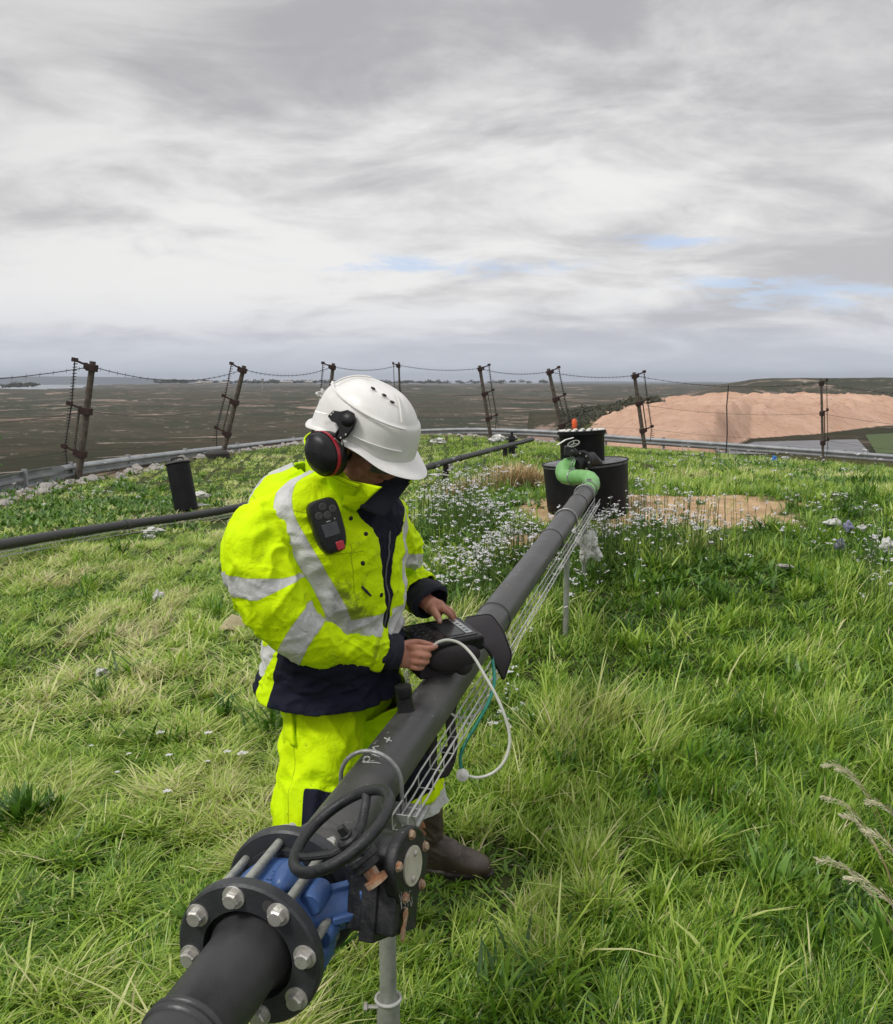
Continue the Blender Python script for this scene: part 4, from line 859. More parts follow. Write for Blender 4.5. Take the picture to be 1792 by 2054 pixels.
# ---------------------------------------------------------------- supports
def support(t, b_, n_top, R, label, sleeve=False, off=.0, plate=False):
    top = ppt(t, n_top, b_); g = V((top.x, top.y, h1(top.x, top.y)-.1)); e = empty('pipe_support', g, label, 'pipe support', 'galvanised posts carrying the long pipe')
    mb = MB(); mb.tube([g, top], R, 20); mb.build('post', M['zincdull'], e, g)
    if sleeve:
        z1 = top.z-.42; c = V((top.x, top.y, z1)); mb = MB(); mb.tube([g, c], R*1.38, 20); mb.build('sleeve', M['zincdull'], e, g)
        mb = MB(); mb.torus(c, V((0, 0, 1)), R*1.45, .004, 32, 8); mb.build('sleeve_ring', M['wire'], e, g)
        mb = MB(); mb.lathe(c+V((-R-.036, -.01, -.014)), V((1, 0, 0)), [(.010, 0), (.010, .008), (.005, .008), (.005, .034)], 6); mb.build('clamp_bolt', M['bolt'], e, g)
    if plate:
        mb = MB(); mb.box(ppt(t+.012, -.063, b_+.015), .11, .10, .006, (B, T, UPN)); mb.box(ppt(t+.0, -.05, b_+.02), .10, .004, .045, (B, T, UPN)); mb.build('bracket_plate', M['zinc'], e, g, bevel=.001)
    else:
        mb = MB(); mb.box(ppt(t, -.067, .04), .15, .035, .006, (B, T, UPN)); mb.build('bracket_plate', M['zinc'], e, g, bevel=.001)
    return e
support(.104, .055, -.064, .0195, 'nearest pipe support post, with a wider sleeve and clamp bolt near the grass', True, plate=True)
support(.70, .060, -.06, .016, 'middle pipe support post standing in tall grass'); support(.872, .060, -.06, .015, 'farthest pipe support post, rising out of a dirty white bag')
def ubolt(t, R, label, lift=.0, leg=.09, s=None):
    c = ppt(t, lift, 0); mb = MB(); q = []
    for i in range(25):
        a = math.pi*i/24; q.append(c-B*math.cos(a)*R+UPN*math.sin(a)*R)
    q = [q[0]-UPN*leg]+q+[q[-1]-UPN*leg]; mb.tube(q, .0052, 10)
    o = mb.build('u_bolt', M['zinc'], None, c); return meta(o, label, 'pipe clamp', 'steel hoops clamped over the long pipe')
ubolt(.115, .074, 'big loose steel hoop over the pipe beside the chalk marks', .012, .07); ubolt(.775, .068, 'steel hoop clamped on the pipe above the middle support'); ubolt(.965, .070, 'steel hoop clamped where the pipe meets the green hose', .0, .06)
# ---------------------------------------------------------------- green hose, small valve, tanks
hz_ = [W(1163, 1006, 6.12), PE, W(1188, 972, 6.50), W(1182, 960, 6.62), W(1163, 957, 6.72), W(1143, 958, 6.80), W(1131, 953, 6.9), W(1130, 941, 7.0), W(1141, 932, 7.05), W(1152, 934, 7.05)]
hz_[0] = pp(PL-.25); hz_[1] = pp(PL-.08)
q = [V(tuple(p)) for p in catmull([tuple(p) for p in hz_[1:]], 60)]
gh = empty('green_hose', q[0], 'light green flexible hose curving from the pipe end up to the tank valve', 'hose')
mb = MB(); mb.tube(q, [.057+.0016*math.sin(i*1.9) for i in range(60)], 28); mb.build('hose', M['green_hose'], gh, q[0])
for i in (3, 27, 56):
    mb = MB(); t_ = (q[i+1]-q[i-1]).normalized(); mb.torus(q[i], t_, .060, .005, 36, 8); mb.box(q[i]+V((0, 0, .066)), .03, .02, .02); mb.build('hose_clamp', M['zinc'], gh, q[0])
TA = V((-.085, .0, 1)).normalized()
tc_ = W(1174, 926, 7.55); tb = tc_-TA*.66; tx, ty, tz = frame(TA, V((0, 1, 0)))
lt = empty('low_tank', tb, 'wide low black tank half sunk in the bare sand under the drum', 'tank')
mb = MB(); mb.lathe(tc_-TA*.70, TA, [(.335, 0), (.345, .40), (.355, .69), (.365, .694), (.365, .703), (.355, .705)], 64, cap=False); mb.build('tank_wall', M['tank'], lt, tb)
mb = MB(); mb.lathe(tc_-TA*.004, TA, [(.0, .012), (.2, .012), (.34, .006), (.358, .002), (.358, -.02)], 64, cap=False); mb.build('tank_top', M['lid'], lt, tb)
DA = V((-.05, .03, 1)).normalized(); db = tc_+V((-.02, -.0, .0))
dr = empty('black_drum', db, 'smaller black drum with a rim of white bolt caps standing on the low tank', 'drum')
HD = .235
mb = MB(); mb.lathe(db-DA*.01, DA, [(.178, 0), (.183, .012), (.186, HD-.01), (.192, HD), (.192, HD+.01)], 56); mb.build('drum_wall', M['tank'], dr, db)
mb = MB(); mb.lathe(db+DA*(HD-.004), DA, [(.190, 0), (.208, .004), (.208, .014), (.19, .016)], 56); mb.build('drum_rim', M['tank'], dr, db)
mb = MB(); mb.lathe(db+DA*(HD+.013), DA, [(.202, 0), (.204, .012), (.19, .016), (.0, .018)], 56, cap=False); lid = mb.build('drum_lid', M['tank'], dr, db)
dx_, dy_, dz_ = frame(DA)
for i in range(18):
    a = 2*math.pi*i/18; mb = MB(); c = db+DA*(HD+.024)+dx_*math.cos(a)*.176+dy_*math.sin(a)*.176; mb.lathe(c, DA, [(.021, 0), (.021, .008), (.014, .016), (.0, .018)], 14, cap=False); mb.build('bolt_cap', M['white'], lid, db)
mb = MB(); mb.tube([W(1117, 893, 7.2), W(1135, 882, 7.22), W(1150, 878, 7.25)], .012, 8, flat=.4); mb.build('lever_strip', M['white'], dr, db)
# flanged elbow and small valve on the front of the drum
fc = W(1166, 926, 7.12); fn = V((-.45, -.88, -.12)).normalized()
sv = empty('tank_valve', fc, 'small black flanged valve with handwheel between the drum and the green hose', 'valve')
mb = MB()
mb.lathe(fc-fn*.03, fn, [(.088, 0), (.088, .016)], 32); mb.lathe(fc+fn*.004, fn, [(.088, 0), (.088, .016)], 32); mb.tube([fc-fn*.02, fc-fn*.10+V((.05, 0, .0)), fc-fn*.10+V((.09, .04, -.03)), fc+V((.10, .14, -.10))], [.062, .062, .060, .058], 24); mb.tube([fc, q[-1].lerp(fc, .2), q[-1]], [.05, .055, .06], 24); mb.build('flanges', M['iron'], sv, fc)
fx, fy, fz = frame(fn)
for i in range(8):
    a = 2*math.pi*i/8; mb = MB(); mb.lathe(fc+fn*.018+fx*math.cos(a)*.072+fy*math.sin(a)*.072, fn, [(.010, 0), (.008, .008)], 6); mb.build('bolt', M['bolt'], sv, fc)
gp = W(1142, 904, 7.0); mb = MB(); mb.box(gp, .07, .07, .075); mb.tube([gp, fc+V((-.05, 0, .04))], .022, 12); mb.ell(gp+V((.03, -.02, -.01)), (V((.035, 0, 0)), V((0, .03, 0)), V((0, 0, .035))), 12); mb.build('gearbox', M['iron'], sv, fc, bevel=.006)
hw = W(1151, 890, 6.98); hn = V((-.35, -.35, .87)).normalized(); mb = MB(); mb.torus(hw, hn, .046, .005, 32, 8); hx, hy, _z = frame(hn)
for a in (0, 2.09, 4.19): mb.tube([hw, hw+(hx*math.cos(a)+hy*math.sin(a))*.046], .004, 6)
mb.tube([hw, gp], .008, 8); mb.build('handwheel', M['zincdull'], sv, fc)
# marker with orange cap behind the drum
p0 = W(1153, 880, 7.9); mk = empty('marker_stick', p0, 'black stick with a bright orange cap behind the drum', 'marker')
mb = MB(); mb.tube([p0-V((0, 0, .5)), W(1153, 858, 7.9)], .014, 10); mb.build('stick', M['blackp'], mk, p0)
mb = MB(); mb.tube([W(1153, 859, 7.9), W(1152.5, 845, 7.9)], [.021, .024], 10, round_caps=True); mb.build('cap', M['orange'], mk, p0)
# ---------------------------------------------------------------- thin pipe behind the worker
bp = [W(-120, 1117, 7.6), W(0, 1093, 8.4), W(220, 1057, 10.2), (W(435, 1026, 12.3)), W(640, 985, 13.2), W(820, 947, 14.6), W(900, 925, 15.8), W(980, 904, 17.6), W(1068, 881, 20.5)]
q = [V(tuple(p)) for p in catmull([tuple(p) for p in bp], 90)]
e = empty('black_pipe', q[0], 'thin black pipe crossing the mound behind the worker', 'pipe')
mb = MB(); mb.tube(q, .052, 20); mb.build('pipe_barrel', M['pipe'], e, q[0])
for i in (24, 62, 70, 80):
    t_ = (q[i+1]-q[i-1]).normalized(); mb = MB(); mb.tube([q[i]-t_*.05, q[i]+t_*.05], .059, 20); mb.build('coupling', M['pipe_grey'], e, q[0])
tr2 = empty('thin_wire_tray', q[5], 'narrow wire tray slung under the thin black pipe at left', 'cable tray')
for dz in (-.056, -.100, -.058):
    mb = MB(); mb.tube([p+V((.02 if dz != -.058 else .09, -.045 if dz != -.058 else .03, dz)) for p in q[:50]], .0045, 5); mb.build('long_wire', M['wire'], tr2, q[5])
for i in range(95):
    t = i/95*48; j = int(t); p = q[j].lerp(q[j+1], t-j); mb = MB(); mb.tube([p+V((.02, -.045, -.060)), p+V((.02, -.045, -.100)), p+V((.09, .03, -.10))], .0035, 4); mb.build('cross_wire', M['wire'], tr2, q[5])
for i, lab in ((8, 'low wooden block under the thin pipe at the left edge'), (38, 'low block under the thin pipe left of the worker'), (66, 'low block under the thin pipe right of the helmet'), (82, 'low block under the far end of the thin pipe')):
    p = q[i]; z = h1(p.x, p.y); hgt_ = max(p.z-.05-z, .05); mb = MB(); mb.box(V((p.x, p.y, z+hgt_/2-.03)), .10, .12, hgt_+.06); meta(mb.build('pipe_rest', M['dark'], origin=V((p.x, p.y, z)), bevel=.008), lab, 'block', 'blocks under the thin pipe')
c = W(1027, 880, 19.4); e = empty('wellhead_valve', V((c.x, c.y, h1(c.x, c.y))), 'small black valve on the far part of the thin pipe', 'valve')
mb = MB(); mb.tube([c-V((0, 0, .32)), c+V((0, 0, .06))], .075, 14); mb.tube([c+V((0, 0, .06)), c+V((0, 0, .14))], .03, 8); mb.build('valve_body', M['iron'], e, c)
mb = MB(); mb.lathe(c+V((0, 0, -.02)), V((0, 0, 1)), [(.13, 0), (.13, .035)], 20); mb.lathe(c+V((0, 0, -.2)), V((0, 0, 1)), [(.13, 0), (.13, .035)], 20); mb.build('flange', M['iron'], e, c); mb = MB(); mb.torus(c+V((0, 0, .15)), V((0, 0, 1)), .12, .015, 24, 6); mb.tube([c+V((-.12, 0, .15)), c+V((.12, 0, .15))], .012, 6); mb.build('handwheel', M['iron'], e, c)
# black bin by the thin pipe
b0 = W(371, 1004, 13.2); b1 = W(357, 931, 13.2); ax = (b1-b0).normalized()
e = empty('black_bin', b0, 'slanting black cylinder bin with a handle on its lid in the left grass', 'bin')
Lb = (b1-b0).length; mb = MB(); mb.lathe(b0-ax*.15, ax, [(.168, 0), (.170, .3), (.172, Lb+.14), (.180, Lb+.15), (.180, Lb+.162)], 36); mb.build('bin_body', M['tank'], e, b0)
mb = MB(); mb.lathe(b1+ax*.012, ax, [(.19, 0), (.19, .02), (.15, .03), (0, .032)], 36, cap=False); mb.build('lid', M['lid'], e, b0)
mb = MB(); x1, y1, z1 = frame(ax, V((0, 1, 0))); mb.tube([b1+ax*.03-x1*.10, b1+ax*.085-x1*.085, b1+ax*.10, b1+ax*.085+x1*.085, b1+ax*.03+x1*.10], .013, 8); mb.build('handle', M['blackp'], e, b0)
b2 = W(435, 906, 25.5); mb = MB(); mb.lathe(V((b2.x, b2.y, h1(b2.x, b2.y))), V((0, 0, 1)), [(.36, 0), (.36, .14), (.3, .2), (.1, .22)], 20); meta(mb.build('rubber_base', M['dark'], origin=b2), 'dark round lump at the foot of the second fence post', 'tyre')
# ---------------------------------------------------------------- litter
def crumple(name, c, size, mat, label, cat, seed, sq=(1, 1, .8), sub=4, g=None):
    bm = bmesh.new(); bmesh.ops.create_icosphere(bm, subdivisions=sub, radius=1)
    for v in bm.verts:
        p = v.co.copy(); a = noise.noise(p*1.4+V((seed, 0, 0)))*.6; r_ = 1-abs(noise.noise(p*3.3+V((0, seed, 0))))*.55; r2 = 1-abs(noise.noise(p*8+V((0, 0, seed))))*.25
        v.co = p*(.8+a)*r_*r2; v.co = V((v.co.x*sq[0], v.co.y*sq[1], v.co.z*sq[2]))*size
    me = bpy.data.meshes.new(name); bm.to_mesh(me); bm.free(); me.materials.append(mat); me.polygons.foreach_set('use_smooth', [True]*len(me.polygons)); me.set_sharp_from_angle(angle=math.radians(35))
    o = bpy.data.objects.new(name, me); C.objects.link(o); o.location = c; return meta(o, label, cat, g)
bg_ = ppt(.872, -.5, .075); z = h1(bg_.x, bg_.y); crumple('plastic_bag', W(1181, 1098, 5.65), .125, M['plasticbag'], 'dirty white plastic bag wrapped round the foot of the farthest pipe support', 'plastic bag', 3, (.8, .8, 1.05))
def scrap(px, py, size, mat, label, seed, cat='litter', sq=(1, .6, .7), lift=.03):
    g = G(px, py+6); crumple('plastic_scrap', g+V((0, 0, size*.5+lift)), size, mat, label, cat, seed, sq, 3, 'plastic scraps blown over the mound')
scrap(317, 1205, .065, M['plasticbag'], 'crumpled pale scrap in the grass left of the worker sleeve', 1, sq=(.9, .5, .9))
scrap(308, 1072, .11, M['plasticbag'], 'white plastic scrap just below the thin pipe at left', 2, sq=(1.3, .6, .6)); scrap(300, 1083, .08, M['plasticbag'], 'smaller grey white scrap in front of the one below the thin pipe', 12, sq=(1.3, .6, .4))
scrap(403, 1000, .15, M['plasticbag'], 'torn white plastic at the foot of the black bin', 4, sq=(1.2, .6, .5)); scrap(392, 1021, .16, M['white'], 'long white scrap just above the thin pipe under the bin', 5, sq=(1.5, .3, .2))
scrap(900, 940, .16, M['plasticbag'], 'white plastic film caught below the thin pipe right of the helmet', 6, sq=(.9, .6, 1)); scrap(880, 962, .2, M['plasticbag'], 'thin trail of film blown left of the film under the thin pipe', 16, sq=(1.2, .5, .15))
scrap(881, 888, .26, M['plasticbag'], 'white scrap in the far grass right of the helmet', 7, sq=(1.2, .6, .5)); scrap(997, 884, .3, M['plasticbag'], 'white scrap left of the small far valve', 8, sq=(1.2, .6, .6)); scrap(1080, 872, .32, M['plasticbag'], 'pinkish white scrap beyond the end of the thin pipe', 18, sq=(1.4, .6, .6))
scrap(1553, 922, .17, M['bluelit'], 'bright blue plastic scrap left of the rightmost fence post', 9, sq=(.6, .5, 1)); scrap(1576, 919, .16, M['plasticbag'], 'white scrap right beside the blue one', 10, sq=(1.2, .5, .5))
scrap(1671, 1060, .075, M['plasticbag'], 'white crumpled scrap, left of three on the right slope', 11, sq=(1.2, .5, .6)); scrap(1702, 1066, .06, worn('lilac_scrap', (.28, .28, .42), (.16, .17, .26), 15), 'lilac grey scrap, middle of three on the right slope', 13, sq=(.8, .5, 1)); scrap(1729, 1068, .05, M['plasticbag'], 'small grey scrap, right of three on the right slope', 14, sq=(1, .5, .8))
scrap(1684, 1105, .06, worn('grey_scrap', (.20, .22, .26), (.06, .06, .07), 25), 'dark grey scrap on the right slope below the three pale ones', 15, sq=(.8, .5, 1.1)); scrap(1780, 1108, .08, M['plasticbag'], 'white scrap at the right edge of the photo', 19, sq=(1, .5, .8)); scrap(205, 1362, .05, M['plasticbag'], 'small white scrap in the lawn at left', 20, sq=(1, .6, .6)); scrap(1575, 1150, .055, M['stone'], 'flat pale lump in the grass on the right slope', 21, sq=(1.3, .8, .35), lift=.04)
scrap(425, 905+8, .22, M['cyan'], 'pale turquoise scrap left of the second fence post foot', 22, sq=(1.4, .4, .35)); scrap(640, 792+90, .3, M['plasticbag'], 'white scrap behind the worker collar', 23)

c = W(645, 795, 31.5); crumple('plastic_scrap', c, .30, M['plasticbag'], 'pale plastic film snagged on the third fence post just left of the helmet', 'litter', 31, (.7, .5, 1.1), 3, 'plastic scraps blown over the mound')
# ================================================================ WORKER
FWD = V((.74, -.672, 0)).normalized(); LFT = V((.672, .74, 0)).normalized(); UP = V((0, 0, 1))
worker = empty('person', V((-.28, 2.6, 0)), 'worker in yellow high visibility clothing and white helmet bending over the pipe', 'person')
WO = V((-.28, 2.6, 0))
bpy.data.objects.remove(worker)
def loft(rings, nu, nv):
    Cs = catmull([r[0] for r in rings], nv); As = catmull([r[1] for r in rings], nv); Bs = catmull([r[2] for r in rings], nv); P = []
    for i in range(nv):
        row = []
        for j in range(nu):
            a = 2*math.pi*j/nu; row.append(V(tuple(Cs[i]))+V(tuple(As[i]))*math.sin(a)+V(tuple(Bs[i]))*math.cos(a))
        P.append(row)
    return P
def chain_rings(pts, rs, hint=UP, flat=1.0):
    out_ = []; x = None; k = len(pts)
    for i in range(k):
        t = (pts[min(i+1, k-1)]-pts[max(i-1, 0)]).normalized()
        if x is None: x = (hint-t*hint.dot(t)).normalized()
        else: x = (x-t*x.dot(t)).normalized()
        y = t.cross(x); out_.append((tuple(pts[i]), tuple(y*rs[i]), tuple(x*rs[i]*flat)))
    return out_
def gridnorm(P):
    A = np.array([[tuple(p) for p in row] for row in P]); du = np.roll(A, -1, 1)-np.roll(A, 1, 1); dv = np.gradient(A, axis=0)
    n = np.cross(du, dv); n /= np.maximum(np.linalg.norm(n, axis=2, keepdims=True), 1e-9)
    c = A.mean(axis=1, keepdims=True); s = np.sign(np.mean(np.sum(n*(A-c), axis=2))); return A, n*s
# ---------------------------------------------------------------- body (one skin)
hF = V((.79, -.44, -.43)).normalized(); hL = V((.52, .85, .03)); hL = (hL-hF*hL.dot(hF)).normalized(); hU = hF.cross(hL).normalized()
if hU.z < 0: hU = -hU
HC = W(736, 874, 2.40)-hU*.015-hF*.0
def hp(f, l, u_): return HC+hF*f+hL*l+hU*u_
def body():
    mb = MB()
    skull = hp(-.012, 0, .03); mb.ell(skull, (hF*.098, hL*.078, hU*.098), 24)
    mb.ell(hp(.018, 0, -.045), (hF*.074, hL*.062, hU*.082), 20)          # face
    mb.ell(hp(.040, 0, -.098), (hF*.042, hL*.040, hU*.030), 16)          # chin
    for s in (1, -1): mb.ell(hp(.008, .052*s, -.072), (hF*.052, hL*.014, hU*.034), 14); mb.ell(hp(-.005, .080*s, -.02), (hF*.020, hL*.010, hU*.032), 14); mb.ell(hp(.058, .034*s, -.038), (hF*.026, hL*.022, hU*.020), 14)   # jaw, ear, cheek
    mb.tube([hp(.080, 0, -.002), hp(.098, 0, -.024), hp(.112, 0, -.045), hp(.100, 0, -.056)], [.010, .012, .015, .012], 12, round_caps=True)   # nose
    for s in (1, -1): mb.ell(hp(.094, .011*s, -.050), (hF*.010, hL*.009, hU*.008), 10)
    mb.ell(hp(.082, 0, -.076), (hF*.014, hL*.024, hU*.006), 14); mb.ell(hp(.080, 0, -.086), (hF*.013, hL*.020, hU*.007), 14)   # lips
    for s in (1, -1): mb.tube([hp(.074, .052*s, .004), hp(.089, .030*s, .010), hp(.090, .010*s, .004)], [.007, .009, .008], 10, round_caps=True)   # brow
    nb = W(684, 985, 2.50)
    mb.tube([hp(-.03, 0, -.03), hp(-.035, 0, -.09), nb, nb-UP*.08], [.062, .058, .062, .08], 20)
    mb.tube([nb-UP*.02, W(664, 1090, 2.50), W(668, 1250, 2.58), W(668, 1390, 2.62), W(672, 1440, 2.62)], [.11, .14, .125, .10, .08], 24)
    # arms
    mb.tube([W(600, 1030, 2.46), W(545, 1045, 2.36), W(520, 1150, 2.30), W(553, 1264, 2.32), W(660, 1288, 2.40), W(770, 1308, 2.49)], [.06, .06, .052, .042, .036, .026], 16, round_caps=True)
    mb.tube([W(730, 1020, 2.56), W(780, 1045, 2.62), W(800, 1100, 2.74), W(806, 1148, 2.84), W(830, 1180, 2.78), W(854, 1206, 2.72)], [.06, .058, .05, .04, .035, .026], 16, round_caps=True)
    # legs
    mb.tube([W(640, 1420, 2.58), W(640, 1500, 2.56), W(628, 1600, 2.50), V((-.40, 2.48, .30)), V((-.41, 2.50, .06))], [.07, .07, .058, .05, .04], 16)
    mb.tube([W(735, 1420, 2.72), W(775, 1490, 2.84), W(815, 1570, 2.95), W(848, 1650, 3.00), W(870, 1715, 3.04)], [.06, .065, .058, .05, .04], 16)
    # ---- right hand
    a = lambda x, y, Z: W(x, y, Z)
    mb.tube([a(766, 1307, 2.485), a(790, 1311, 2.495), a(806, 1315, 2.50)], [.027, .026, .028], 14, flat=1.0)
    mb.ell(a(812, 1317, 2.505), ((a(838, 1318, 2.505)-a(812, 1317, 2.505)), (a(812, 1341, 2.505)-a(812, 1317, 2.505)), V((0, .019, .0))), 18)
    for pts, r in (([a(822, 1300, 2.50), a(836, 1299, 2.487), a(853, 1301, 2.492), a(866, 1300, 2.505), a(875, 1297, 2.512)], [.0115, .0105, .0093, .0085, .0068]),
                   ([a(824, 1313, 2.50), a(839, 1313, 2.482), a(855, 1316, 2.49), a(861, 1314, 2.515), a(855, 1309, 2.533)], [.0115, .0108, .0095, .0085, .007]),
                   ([a(823, 1325, 2.50), a(837, 1327, 2.483), a(852, 1329, 2.492), a(857, 1326, 2.517), a(850, 1321, 2.533)], [.011, .0103, .009, .008, .007]),
                   ([a(820, 1335, 2.505), a(832, 1339, 2.490), a(844, 1340, 2.498), a(848, 1336, 2.518), a(842, 1331, 2.532)], [.0095, .0088, .008, .0072, .0062]),
                   ([a(800, 1300, 2.52), a(818, 1292, 2.535), a(838, 1289, 2.54), a(856, 1292, 2.535), a(869, 1295, 2.527)], [.014, .0125, .0108, .0095, .0075])):
        mb.tube([V(tuple(p)) for p in catmull([tuple(p) for p in pts], 14)], [float(x[0]) for x in catmull([(q_,) for q_ in r], 14)], 12, round_caps=True)
    # ---- left hand
    mb.tube([a(846, 1200, 2.73), a(862, 1211, 2.71), a(868, 1216, 2.70)], [.026, .026, .028], 14)
    mb.ell(a(877, 1220, 2.70), (a(893, 1226, 2.72)-a(877, 1220, 2.70), (a(868, 1234, 2.70)-a(877, 1220, 2.70)), V((0, .016, .012))), 18)
    for pts, r in (([a(868, 1220, 2.685), a(873, 1230, 2.665), a(879, 1239, 2.655), a(882, 1247, 2.652)], [.0125, .0118, .0108, .0085]),
                   ([a(884, 1218, 2.70), a(894, 1225, 2.69), a(902, 1232, 2.70), a(909, 1241, 2.715)], [.0115, .0105, .0095, .008]),
                   ([a(886, 1216, 2.72), a(898, 1222, 2.72), a(908, 1231, 2.74), a(913, 1242, 2.76)], [.011, .0103, .0093, .008]),
                   ([a(884, 1216, 2.74), a(898, 1221, 2.75), a(908, 1231, 2.775), a(910, 1244, 2.79)], [.0105, .0098, .0088, .0075]),
                   ([a(882, 1217, 2.755), a(894, 1222, 2.775), a(903, 1232, 2.80), a(905, 1243, 2.81)], [.0095, .0088, .0078, .0068])):
        mb.tube([V(tuple(p)) for p in catmull([tuple(p) for p in pts], 14)], [float(x[0]) for x in catmull([(q_,) for q_ in r], 14)], 12, round_caps=True)
    tmp = mb.build('tmp', M['skin'], sharp=0)
    r = tmp.modifiers.new('r', 'REMESH'); r.mode = 'VOXEL'; r.voxel_size = .0034; r.use_smooth_shade = True
    s = tmp.modifiers.new('s', 'SMOOTH'); s.iterations = 3; s.factor = .5
    bpy.context.view_layer.update(); dg = bpy.context.evaluated_depsgraph_get(); me = bpy.data.meshes.new_from_object(tmp.evaluated_get(dg)); bpy.data.objects.remove(tmp)
    me.materials.clear(); me.materials.append(M['skin']); me.polygons.foreach_set('use_smooth', [True]*len(me.polygons))
    o = bpy.data.objects.new('person', me); C.objects.link(o); me.transform(Matrix.Translation(-WO)); o.location = WO; return o
P_ = body(); meta(P_, 'worker in yellow high visibility clothing and white helmet bending over the pipe', 'person')
for s in (1, -1):
    mb = MB(); mb.ell(hp(.082, .030*s, -.020), (hF*.011, hL*.012, hU*.011), 12); mb.build('eye', M['white'], P_, WO)
mb = MB()
for px, py, Z, (dxx, dyy) in ((871.5, 1294.6, 2.505, (6, -3)), (882.2, 1245, 2.641, (1.5, 5))):
    c = W(px, py, Z); d = (W(px+dxx, py+dyy, Z)-c).normalized()*.0065; n_ = (V((0, 0, CAMZ))-c).normalized(); s_ = d.cross(n_).normalized()*.0052; mb.ell(c, (d, s_, n_*.0018), 12)
mb.build('fingernail', worn('nail', (.62, .42, .36), (.55, .36, .30), 50, .3), P_, WO)
mb = MB()
q = [hp(.02, -.076, -.012), hp(.06, -.072, -.012), hp(.092, -.060, -.014)]; mb.tube(q, .0022, 6)
for s in (1, -1):
    P = []
    for i in range(9):
        P.append([hp(.112-.03*abs(v2)**2.2-.0*i, 0, 0)+hL*(s*.004+s*(.058)*v2)+hU*(-.008-.034*i/8)-hF*(.012*(i/8-.5)**2) for v2 in [j/10 for j in range(11)]])
    mb.grid(P, wrap=False)
gl = mb.build('safety_glasses', M['lens'], P_, WO)
# ---------------------------------------------------------------- jacket
RG = [((660, 1376), 2.60, .216, .168, -.015), ((664, 1330), 2.60, .212, .168, -.005), ((668, 1275), 2.57, .208, .170, 0), ((668, 1190), 2.54, .220, .172, 0), ((664, 1110), 2.51, .236, .172, 0), ((662, 1050), 2.50, .248, .162, 0), ((656, 1003), 2.49, .243, .150, 0), ((658, 962), 2.485, .195, .130, 0), ((672, 935), 2.48, .118, .105, 0)]
rings = []
tilt = .10
for (px, py), Z, a, b_, dd in RG:
    fw = (FWD-UP*tilt).normalized()
    rings.append((tuple(W(px, py, Z)), tuple(LFT*a), tuple(fw*b_)))
NU, NV = 224, 190
P = loft(rings, NU, NV); A, Nn = gridnorm(P)
yr = np.interp(np.linspace(0, 8, NV), range(9), [r[0][1] for r in RG])    # height row in reference units
phi = np.degrees(2*math.pi*np.arange(NU)/NU); phi = (phi+180) % 360-180
navy = np.zeros((NV, NU)); refl = np.zeros((NV, NU)); seam = np.ones((NV, NU))*.1; dirt = np.zeros((NV, NU)); seam2 = np.ones((NV, NU))*.1; disp = np.zeros((NV, NU))
PX = 2.5/1792
